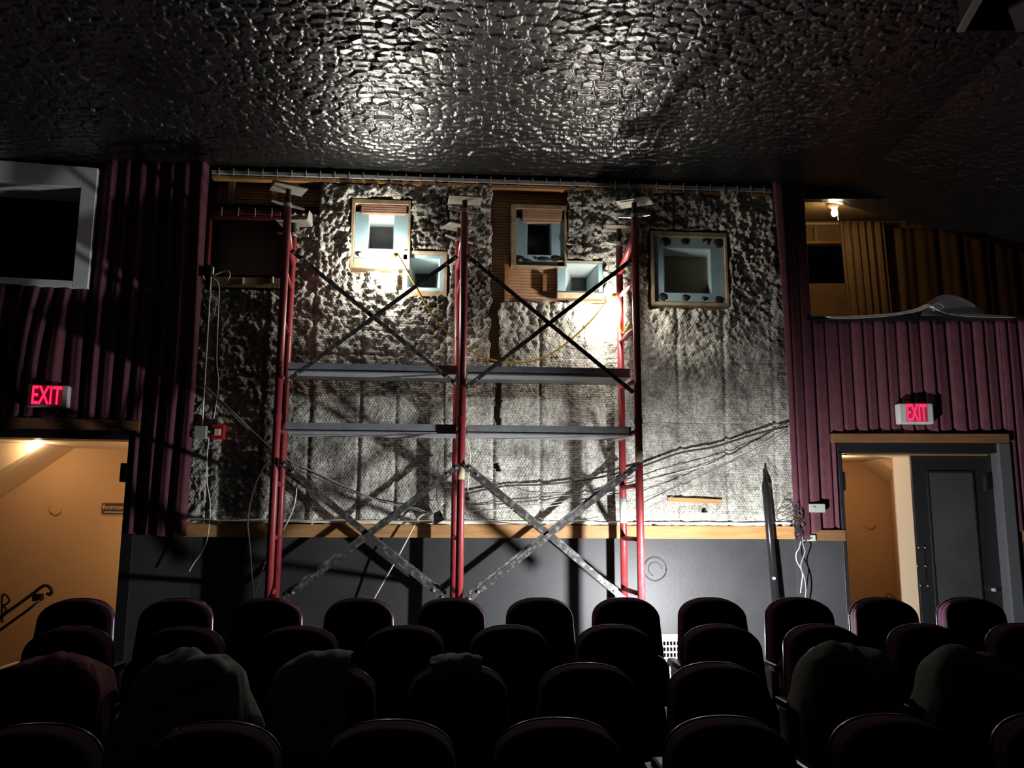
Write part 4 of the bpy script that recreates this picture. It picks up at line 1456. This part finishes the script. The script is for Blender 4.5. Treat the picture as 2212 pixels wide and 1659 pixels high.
cable('conduit', [(456, 592, 8.02), (451, 680, 8.02), (445, 780, 8.02), (440, 860, 8.02), (437, 918, 8.02)], 0.007, m_wcable, 'thin white conduit running down the edge of the dark curtain', 'conduit')
cable('white_cable', [(458, 598, 8.0), (478, 588, 8.0), (492, 585, 7.99), (497, 594, 7.98), (492, 606, 7.98)], 0.0045, m_wcable, 'short white cable stub curling beside the dark window sill')
cable('white_cable', [(460, 600, 8.0), (473, 618, 8.0), (471, 690, 8.0), (468, 780, 8.0), (472, 830, 8.0), (462, 905, 8.0)], 0.0045, m_wcable, 'thin white cable dropping from the window corner to the fire alarm')
cable('white_cable', [(462, 600, 8.0), (455, 640, 8.01), (466, 655, 8.0), (462, 680, 8.0), (452, 690, 8.01)], 0.004, m_wcable, 'short white cable loop below the corner box')
cable('white_cable', [(452, 940, 8.0), (447, 990, 8.0), (447, 1040, 8.0), (454, 1090, 8.0), (450, 1150, 7.96), (440, 1185, 7.95), (418, 1218, 7.95), (408, 1235, 7.95)], 0.0055, m_wcable, 'white cable hanging below the fire alarm and curling left at its end')
cable('white_cable', [(594, 992, 7.98), (575, 1004, 7.98), (556, 1036, 7.98), (541, 1085, 7.98), (535, 1130, 7.96), (538, 1165, 7.94), (542, 1215, 7.95), (547, 1292, 7.98)], 0.0075, m_wcable, 'thick white cable looping left of the leftmost scaffold frame to the floor')
cable('white_cable', [(574, 1212, 7.9), (561, 1248, 7.9), (552, 1280, 7.9), (549, 1300, 7.9)], 0.006, m_wcable, 'short white cable beside the foot of the leftmost scaffold frame')
cable('white_cable', [(618, 990, 7.9), (634, 1005, 7.92), (641, 1040, 7.95), (636, 1090, 7.97), (622, 1125, 7.98), (611, 1147, 7.98)], 0.0065, m_wcable, 'white cable curving down just right of the leftmost scaffold frame')
cable('support_rod', [(440, 832, 8.0), (480, 868, 7.98), (530, 916, 7.95), (588, 972, 7.92)], 0.006, m_gcable, 'upper of two grey wires running from the curtain edge to the scaffold')
cable('support_rod', [(470, 862, 7.99), (520, 913, 7.96), (560, 948, 7.94), (588, 978, 7.92)], 0.006, m_gcable, 'lower of two grey wires running from the curtain edge to the scaffold')
cable('grey_cable', [(622, 996, 7.92), (680, 1020, 7.95), (760, 1058, 7.98), (830, 1085, 8.0), (900, 1098, 8.0), (932, 1112, 7.99)], 0.0065, m_gcable, 'grey cable slung from the leftmost frame to the hanging metal box')
cable('grey_cable', [(625, 1006, 7.92), (690, 1034, 7.96), (770, 1068, 7.99), (850, 1090, 8.0), (925, 1108, 8.0)], 0.0035, m_gcable, 'thin wire sagging under the grey cable left of the hanging box')
cable('white_cable', [(928, 1110, 7.99), (908, 1115, 7.98), (893, 1140, 7.97), (872, 1180, 7.96), (850, 1220, 7.96), (828, 1258, 7.98), (806, 1297, 8.0)], 0.0065, m_wcable, 'straight white cable slanting from the hanging box down to the floor')
cable('white_cable', [(978, 943, 7.9), (962, 956, 7.93), (950, 985, 7.95), (945, 1015, 7.97), (944, 1080, 8.0), (955, 1090, 8.0)], 0.005, m_wcable, 'white cable arching left of the middle scaffold frame below the plank')
cable('white_cable', [(1005, 942, 7.9), (1012, 960, 7.93), (1016, 985, 7.95), (1013, 1020, 7.95), (1010, 1060, 7.95)], 0.005, m_wcable, 'white cable dropping right of the middle frame to the small outlet box')
cable('dark_cable', [(1000, 1068, 8.02), (1090, 1050, 8.03), (1180, 1046, 8.03), (1290, 1032, 8.02), (1390, 1006, 8.02), (1470, 978, 8.02), (1540, 966, 8.02), (1610, 944, 8.02), (1660, 930, 8.01), (1702, 921, 8.0)], 0.009, m_bcable, 'thick dark cable sweeping across the insulation to the right curtain')
cable('pale_wire', [(1010, 1104, 7.97), (1120, 1100, 7.97), (1220, 1088, 7.97), (1340, 1058, 7.97), (1460, 1022, 7.97), (1560, 996, 7.97), (1640, 962, 7.97), (1700, 926, 7.97)], 0.0042, m_wcable, 'topmost pale wire in the fan of wires spreading from the right curtain')
cable('grey_wire', [(1040, 1102, 7.97), (1240, 1080, 7.97), (1400, 1052, 7.97), (1520, 1020, 7.97), (1600, 985, 7.97), (1660, 950, 7.97), (1700, 928, 7.97)], 0.004, m_gcable, 'second wire down in the fan of wires from the right curtain')
cable('grey_wire', [(1385, 1078, 7.97), (1460, 1050, 7.97), (1550, 1012, 7.97), (1630, 970, 7.97), (1702, 930, 7.97)], 0.004, m_gcable, 'third wire down in the fan of wires from the right curtain')
cable('grey_wire', [(1388, 1102, 7.97), (1465, 1066, 7.97), (1560, 1024, 7.97), (1640, 978, 7.97), (1703, 934, 7.97)], 0.0035, m_gcable, 'lowest wire in the fan of wires from the right curtain')
cable('grey_wire', [(1012, 1012, 7.95), (1060, 1040, 8.0), (1130, 1062, 8.02), (1180, 1070, 8.02), (1340, 1066, 8.02)], 0.0032, m_gcable, 'thin wire running right from the middle scaffold frame behind the braces')
cable('grey_wire', [(1005, 1114, 8.0), (1070, 1128, 8.02), (1180, 1134, 8.02), (1300, 1122, 8.02)], 0.003, m_gcable, 'thin wire low on the insulation just above the pine board')
cable('white_cable', [(1730, 1168, 7.98), (1726, 1185, 7.95), (1720, 1195, 7.94), (1721, 1212, 7.94), (1733, 1235, 7.94), (1732, 1258, 7.94), (1729, 1281, 7.94)], 0.005, m_wcable, 'short pale cable with a plug end hanging below the corner of the right curtain')
cable('grey_cable', [(1733, 1150, 7.97), (1735, 1178, 7.95), (1739, 1192, 7.94), (1730, 1222, 7.94), (1738, 1250, 7.94), (1741, 1275, 7.95), (1738, 1300, 7.96)], 0.006, m_gcable, 'longer grey cable hanging below the corner of the right curtain')
# tangle of wires at the curtain corner
m = MB()
rnd = random.Random(3)
for k in range(7):
    pts = []
    x, y = 1716 + rnd.random()*8, 1085 + rnd.random()*20
    for j in range(7):
        pts.append(P(x, y, 7.97 - 0.03*rnd.random()))
        x = 1724 + rnd.uniform(-13, 10) + j*0.6; y += rnd.uniform(4, 18)
    m.tube(smooth_path(pts, 5), 0.0035, 5)
for k in range(3):
    cx, cy = 1692 + k*7, 1105 - k*14
    m.tube(smooth_path([P(1716, 1092 + k*6, 7.97), P(cx, cy, 7.98), P(cx - 16, cy + 8, 7.99), P(cx - 4, cy + 18, 7.98), P(1716, 1112 + k*4, 7.97)], 6), 0.003, 5)
tag(m.build('wire_tangle', m_bcable, None, smooth=True), 'tangled bundle of thin wires at the lower corner of the right curtain', 'wires')

# fire alarm with its box
t = thing('fire_alarm', P(472, 950, 8.0), 'red fire alarm strobe on the insulation beside the dark curtain', 'fire alarm')
c = P(472, 933, 8.0)
m = MB(); m.box(c, (0.115, 0.07, 0.135)); m.build('housing', m_firered, t, bevel=0.01)
m = MB(); m.box(c + Vector((0, -0.04, -0.005)), (0.06, 0.02, 0.06)); m.build('lens', M('clear_strobe_lens', (0.55, 0.5, 0.5), 0.15), t, bevel=0.008)
t2 = thing('junction_box', P(433, 948, 7.98), 'square grey junction box left of the red fire alarm', 'junction box')
c = P(434, 934, 7.97)
m = MB(); m.box(c, (0.11, 0.06, 0.115)); m.build('box', m_greyb, t2, bevel=0.006)
m = MB(); m.tube([c + Vector((0.055, 0, 0.01)), c + Vector((0.115, 0.02, 0.0))], 0.012, 8); m.build('conduit_stub', m_galv, t2)
t2 = thing('junction_box', P(449, 595, 7.98), 'small dark box with cables at the corner of the dark window', 'junction box')
m = MB(); c = P(449, 585, 7.98); m.box(c, (0.08, 0.06, 0.10)); m.build('box', m_iron, t2, bevel=0.006)
m = MB(); m.box(c + Vector((0.048, -0.01, 0.0)), (0.014, 0.04, 0.07)); m.build('bracket', m_wcable, t2)
# hanging metal box
t2 = thing('metal_box', P(945, 1134, 7.98), 'square metal box hanging tilted from cables above the pine board', 'junction box')
Rb = Matrix.Rotation(math.radians(-28), 3, 'Y')
m = MB(); m.box(P(944, 1118, 7.97), (0.11, 0.05, 0.10), Rb); m.build('box', m_galv, t2, bevel=0.004)
m = MB(); m.lathe([(0.016, 0), (0.016, 0.004)], P(952, 1112, 7.944), 12, (0, -1, 0)); m.build('knockout', m_iron, t2)
# outlet
t2 = thing('outlet_box', P(1009, 1083, 7.96), 'small grey outlet box hanging right of the middle scaffold frame', 'junction box')
m = MB(); m.box(P(1009, 1071, 7.95), (0.05, 0.04, 0.09)); m.build('box', m_greyb, t2, bevel=0.004)
for dy in (-5, 6):
    m = MB(); m.lathe([(0.011, 0), (0.011, 0.004)], P(1010, 1071 + dy, 7.93), 10, (0, -1, 0)); m.build('socket', m_iron, t2)
# boxes on and under the right curtain
def wing_box(name, r, o0, o1, mat, label, screw=True):
    s0, z1 = SZ('R', r[0], r[1], o1); s1, z0 = SZ('R', r[2], r[3], o1)
    t = thing(name, SP('R', (s0 + s1)/2, z0, o0), label, 'junction box')
    m = MB(); wbox(m, 'R', s0, s1, o0, o1, z0, z1); m.build('box', mat, t, bevel=0.008)
    if screw:
        m = MB(); m.lathe([(0.018, 0), (0.014, 0.01)], WP('R', r[0]*0.72 + r[2]*0.28, (r[1] + r[3])/2, o1), 12, nR); m.build('knob', m_galv, t)
    else:
        m = MB(); a = SZ('R', (r[0] + r[2])/2, (r[1] + r[3])/2, o1); wbox(m, 'R', a[0] - .02, a[0] + .025, o1, o1 + .002, a[1] - .008, a[1] + .008); m.build('faded_mark', M('dark_green_mark', (0.06, 0.09, 0.07), 0.6), t)


wing_box('switch_box', (1748, 1088, 1784, 1107), 0.10, 0.19, m_greyb, 'grey box with a round knob on the right curtain beside the doorway')
wing_box('outlet_plate', (1735, 1155, 1763, 1169), 0.13, 0.17, M('pale_green_plate', (0.36, 0.42, 0.36), 0.5), 'pale green plate on the brown rail below the knobbed grey box', False)

# black pole leaning on the wall
t = thing('metal_pole', (2.45, 7.9, FLOOR_Z), 'black metal pole with crushed tip leaning against the insulation', 'pole')
top, bot = P(1650, 1012, 8.0), P(1677, 1310, 7.94)
d = (bot - top).normalized()
foot = top + d*((FLOOR_Z - top.z)/d.z)
m = MB()
pts = [top, top + d*0.05, top + d*0.11, top + d*0.17, top + d*1.35]
m.tube(pts, [0.008, 0.010, 0.022, 0.036, 0.036], 14)
m.build('upper_tube', M('black_gloss_metal', (0.022, 0.022, 0.024), 0.22, metal=0.4), t, smooth=True)
m = MB(); m.tube([top + d*1.15, foot], [0.027, 0.027], 14); m.build('lower_tube', m_galv, t, smooth=True)
m = MB(); m.lathe([(0.016, -.0), (0.014, 0.02)], P(1671, 1249, 7.91), 10, (0, -1, 0)); m.build('collar_screw', m_galv, t)

# round patch on the lower wall
m = MB(); c = P(1415, 1229, 8.098)
R1 = 0.105
pts = [c + Vector((R1*math.cos(a*2*PI/30)*(1 + .05*n1(a*.7, 6)), -0.001, R1*math.sin(a*2*PI/30)*(1 + .05*n1(a*.5, 2)))) for a in range(31)]
m.tube(pts, 0.006, 6)
pts = [c + Vector((0.6*R1*math.cos(a*2*PI/30), -0.001, 0.6*R1*math.sin(a*2*PI/30))) for a in range(22)]
m.tube(pts, 0.004, 6)
tag(m.build('wall_patch', m_dado, None, smooth=True), 'painted-over round patch on the black lower wall', 'wall patch')

# air grille at the foot of the lower wall
t = thing('air_grille', (P(1450, 1400, 8.1).x, 8.1, FLOOR_Z + .01), 'white egg-crate air grille at the foot of the black lower wall', 'air grille')
a, b = P(1410, 1370, 8.09), P(1500, 1478, 8.09)
gx0, gx1, gz1, gz0 = a.x, b.x, a.z, max(b.z, FLOOR_Z + 0.012)
frame_mb((gx0, gx1, gz0, gz1), (gx0 + .02, gx1 - .02, gz0 + .02, gz1 - .045), 8.075, 8.098).build('frame', m_vent, t, bevel=0.002)
m = MB()
xx = gx0 + 0.02
while xx < gx1 - .02:
    m.bx(xx, xx + 0.009, 8.078, 8.098, gz0 + .02, gz1 - .045); xx += 0.032
zz = gz0 + 0.02
while zz < gz1 - .05:
    m.bx(gx0 + .02, gx1 - .02, 8.076, 8.098, zz, zz + 0.014); zz += 0.052
m.build('grid', m_vent, t)
m = MB(); m.bx(gx0 + .01, gx1 - .01, 8.097, 8.0995, gz0 + .01, gz1 - .01); m.build('backing', m_void, t)

# ceiling fixture in the upper right corner: recessed box with pale flange
def fixture():
    def cp(px, py):
        d = ray(px, py); z = 4.80
        t = (z - EYE.z)/d.z
        return EYE + d*t
    a, b, c, d = cp(2075, 66), cp(2195, 66), cp(2300, -60), cp(2150, -70)
    t = thing('ceiling_box', (a + c)/2, 'dark box with a pale edge strip hanging from the ceiling corner', 'ceiling fixture')
    q = [a, b, c, d]
    m = MB()
    up = Vector((0, 0, 0.22))
    q2 = [p + up for p in q]
    m.add(q + q2, [(0, 1, 5, 4), (1, 2, 6, 5), (2, 3, 7, 6), (3, 0, 4, 7)])
    m.add([p + up*0.9 for p in q], [(0, 1, 2, 3)])
    m.build('housing', m_black, t)
    m = MB(); m.bar(a + Vector((0, 0, -0.005)), d + Vector((0, 0, -0.005)), 0.05, 0.012, (0, 0, 1)); m.build('edge_strip', M('grey_strip', (0.40, 0.40, 0.38), 0.6), t)
    e, f = cp(2182, 25), cp(2240, 5)
    m = MB(); m.hexa([cp(2178, 22), cp(2196, 70), cp(2260, 60), cp(2240, -10)], (0, 0, 0.02)); m.build('grille_panel', M('grey_panel', (0.16, 0.16, 0.155), 0.6), t)


fixture()

# ================================================================== THEATRE SEATS
HC = 0.94


def outline(scale=1.0, n=44, z0=0.34, top=HC):
    """half-round-topped backrest outline in x,z"""
    pts = []
    a, hh = 0.196, 0.125
    zc_ = top - hh
    for i in range(n + 1):
        u = PI*i/n
        x = a*math.copysign(abs(math.cos(u))**(2/2.35), math.cos(u)); z = zc_ + hh*abs(math.sin(u))**(2/2.35)
        pts.append((x*scale, z if scale == 1 else zc_ + (z - zc_)*scale - 0.0))
    for sgn in (-1, 1):
        rng = range(1, 9) if sgn == -1 else range(8, 0, -1)
        for k in rng:
            t = k/8
            pts.append((sgn*(a + 0.032*t)*scale, zc_ + (z0 - zc_)*t))
    return pts


def loft(rings):
    m = MB()
    n = len(rings[0])
    vs, fs = [], []
    for r in rings:
        vs += r
    for i in range(len(rings) - 1):
        for k in range(n):
            fs.append((i*n + k, i*n + (k + 1) % n, (i + 1)*n + (k + 1) % n, (i + 1)*n + k))
    fs.append(tuple(range(n))); fs.append(tuple((len(rings) - 1)*n + k for k in range(n))[::-1])
    return m.add(vs, fs)


REC = 0.12                               # recline of the back


def ring(scale, y, inset=0.0, dz=0.0):
    cz = 0.64
    out = []
    for x, z in outline(1.0):
        xx, zz = x*scale, cz + (z - cz)*scale + dz
        out.append(Vector((xx, y + REC*(zz - HC), zz)))
    return out


def make_chair():
    root = bpy.data.objects.new('theatre_seat', None)
    COL.objects.link(root)
    loft([ring(0.80, -0.062), ring(0.93, -0.058), ring(0.975, -0.045), ring(0.985, -0.02), ring(0.985, -0.015)]).build('backrest', m_fab, root, smooth=True)
    loft([ring(0.985, -0.016), ring(0.995, -0.005), ring(0.995, 0.035), ring(0.985, 0.042)]).build('back_edge', m_side, root, smooth=True)
    loft([ring(0.985, 0.041), ring(1.005, 0.043), ring(1.005, 0.055), ring(0.97, 0.066), ring(0.6, 0.075)]).build('back_shell', m_shell, root, smooth=True)
    m = MB()                             # seat cushion, tipped up
    sec = [Vector((0.205*math.copysign(abs(math.cos(a))**0.5, math.cos(a)), 0, 0.15*math.copysign(abs(math.sin(a))**0.5, math.sin(a)))) for a in [2*PI*i/28 for i in range(28)]]
    rr = []
    for sc_, y in ((0.8, -0.055), (0.97, -0.045), (1.0, -0.01), (0.98, 0.035), (0.8, 0.045)):
        rr.append([Vector((v.x*sc_, -0.19 + y + 0.1*(v.z*sc_), 0.50 + v.z*sc_)) for v in sec])
    loft(rr).build('seat', m_fab, root, smooth=True)
    st = MB(); st.bx(-0.272, -0.258, -0.24, -0.06, 0.02, 0.56); st.bx(-0.29, -0.24, -0.28, -0.02, 0, 0.02)
    st.build('standard', m_seatm, root, bevel=0.003)
    m = MB(); m.box((-0.265, -0.20, 0.585), (0.055, 0.30, 0.045)); m.build('armrest', m_shell, root, bevel=0.014)
    m = MB(); m.bx(-0.256, 0.215, -0.14, -0.10, 0.40, 0.44); m.build('cross_bar', m_seatm, root)
    return root


def chair_copy(src):
    r = src.copy(); COL.objects.link(r)
    for ch in src.children:
        c = ch.copy(); COL.objects.link(c); c.parent = r
    return r


ORD = ['first', 'second', 'third', 'fourth', 'fifth', 'sixth', 'seventh', 'eighth', 'ninth', 'tenth', 'eleventh']
ROWS = [('nearest row', 2.72, [88, 474, 849, 1203, 1566, 1918, 2262], 1.055),
        ('second row from the camera', 3.50, [128, 415, 706, 990, 1268, 1548, 1826, 2092], 1.096),
        ('third row from the camera', 4.38, [150, 392, 641, 873, 1100, 1328, 1558, 1779, 2002, 2216], 1.145),
        ('farthest row before the scaffold', 5.16, [160, 377, 573, 773, 973, 1166, 1353, 1540, 1729, 1912, 2102], 1.213)]
proto = make_chair()
first = True
CH = {}
EXTRA = {(1, 0): 'under a rose cloth', (1, 1): 'under a rumpled grey shirt', (1, 2): 'with a grey cloth over its top', (1, 3): 'with a small crumpled cloth on top', (1, 6): 'under an olive grey jacket', (1, 7): 'under a slumped grey cloth'}
for ri, (rn, Y, xs, zt) in enumerate(ROWS):
    for ci, px in enumerate(xs):
        o = proto if first else chair_copy(proto)
        first = False
        p = P(px, 1400, Y)
        o.location = (p.x, Y, zt - HC)
        ex = EXTRA.get((ri, ci))
        lab = 'dark upholstered theatre seat %s, %s from the left in the %s' % (ex, ORD[ci], rn) if ex else 'dark upholstered theatre seat, %s from the left in the %s' % (ORD[ci], rn)
        lab = 'seat %s, %s from left in second row' % (ex, ORD[ci]) if ex else lab
        tag(o, lab, 'theatre seat', 'theatre seats in the %s' % rn)
        CH[(ri, ci)] = o.location.copy()


# cloths over the second row
def top_z(x):
    a, hh = 0.196, 0.125
    zc_ = HC - hh
    q = min(1.0, abs(x)/a)
    if q < 1:
        return zc_ + hh*(1 - q**2.35)**(1/2.35)
    return zc_ - (abs(x) - a)*2.2


def cloth(key, x0, x1, front, back, mat, name, label, cat, seed, puff=0.02, over=0.0, lift=None):
    base = CH[key]
    nu, nv = 40, 30
    vs = []
    for i in range(nu + 1):
        u = i/nu
        x = x0 + (x1 - x0)*u
        zt = top_z(max(-0.30, min(0.30, x)))
        fl_ = front(u); bl_ = back(u)
        rad = 0.085
        L = fl_ + PI*rad*0.5*1.6 + bl_
        for j in range(nv + 1):
            d = L*j/nv
            nz_ = float(fbm(np.array([x*17 + seed]), np.array([d*13]), seed, 3)[0]) - 0.5
            w_ = puff*nz_*2
            lf = (lift(u) if lift else 0.0)
            if d < fl_:
                z = zt - (fl_ - d); y = -0.075 + REC*(z - HC) - abs(w_)*1.2 - 0.01
            elif d < fl_ + 0.2136:
                a = (d - fl_)/0.2136*PI
                y = -0.012 - rad*math.cos(a) * 1.0 + 0.01; z = zt + 0.018 + 0.025*math.sin(a) + (w_ + lf)*math.sin(a)
            else:
                z = zt - (d - fl_ - 0.2136); y = 0.088 + REC*(z - HC) + abs(w_)*1.2
            xx = x + 0.4*w_
            vs.append(Vector((base.x + xx, base.y + y, base.z + z)))
    fs = [(i*(nv + 1) + j, (i + 1)*(nv + 1) + j, (i + 1)*(nv + 1) + j + 1, i*(nv + 1) + j + 1) for i in range(nu) for j in range(nv)]
    o = MB().add(vs, fs).build(name, mat, None, smooth=True)
    md = o.modifiers.new('thick', 'SOLIDIFY'); md.thickness = 0.006; md.offset = 1
    md = o.modifiers.new('sub', 'SUBSURF'); md.levels = md.render_levels = 1
    tag(o, label, cat)


cloth((1, 0), -0.13, 0.20, lambda u: 0.06 + 0.05*math.sin(u*7), lambda u: 0.20, m_pcloth, 'rose_cloth', 'dusty rose cloth over the leftmost seat of the second row', 'cloth', 3, 0.03)
cloth((1, 1), -0.26, 0.29, lambda u: 0.22 + 0.10*math.sin(u*5 + 1), lambda u: 0.30, m_gcloth, 'grey_shirt', 'rumpled grey shirt draped over the second seat from the left, sleeve hanging right', 'shirt', 8, 0.045,
      lift=lambda u: 0.022*math.exp(-((u - 0.56)/0.14)**2) + 0.04*math.exp(-((u - 0.90)/0.05)**2) - 0.02*math.exp(-((u - 0.76)/0.05)**2))
cloth((1, 2), -0.20, 0.10, lambda u: 0.42, lambda u: 0.3, m_gcloth, 'grey_cloth', 'grey cloth folded over the third seat from the left in the second row', 'cloth', 13, 0.025,
      lift=lambda u: 0.025*u)
cloth((1, 3), -0.105, 0.09, lambda u: 0.012 + 0.02*math.sin(u*9)**2, lambda u: 0.06, m_gcloth, 'small_cloth', 'small crumpled grey cloth on top of the fourth seat of the second row', 'cloth', 19, 0.02)
cloth((1, 6), -0.235, 0.17, lambda u: 0.45, lambda u: 0.4, m_dcloth, 'olive_jacket', 'olive grey jacket humped over the second row seat before the right doorway', 'jacket', 23, 0.04,
      lift=lambda u: 0.035*math.sin(u*PI))
cloth((1, 7), -0.23, 0.21, lambda u: 0.45, lambda u: 0.4, m_dcloth, 'grey_blanket', 'slumped dark grey cloth over the rightmost seat of the second row', 'cloth', 29, 0.04,
      lift=lambda u: 0.02*math.sin(u*5))

# ================================================================== LIGHTS OF THE PLACE AND AN ADDED FILL
def lamp(name, kind, loc, power, col, size=0.05, rot=None):
    l = bpy.data.lights.new(name, kind)
    l.energy = power; l.color = col
    if kind == 'AREA':
        l.size = size
    else:
        l.shadow_soft_size = size
    o = bpy.data.objects.new(name, l); COL.objects.link(o)
    o.location = loc
    if rot: o.rotation_euler = rot
    return o


pL = SP('L', SZ('L', 20, 960)[0], DL['ztop'] - 0.005, -0.725)
lamp('corridor_lamp_and_fill', 'POINT', pL, 8, (1.0, 0.74, 0.46), 0.03)
lamp('corridor_lamp_and_fill', 'POINT', SP('L', DL['s1'] + 0.25, 1.55, -0.50), 15, (1.0, 0.74, 0.46), 0.06)  # added fill hidden behind the jamb, no fixture; brightens the lower corridor wall
pR = SP('R', SZ('R', 1850, 980)[0], DR['ztop'] - 0.10, -0.55)
lamp('hallway_light', 'POINT', pR, 9, (1.0, 0.70, 0.40), 0.06)
lamp('balcony_light', 'POINT', t.location*0 + WP('R', 1801, 452, -0.55) + Vector((0, 0, -0.12)), 4.0, (1.0, 0.74, 0.45), 0.03)
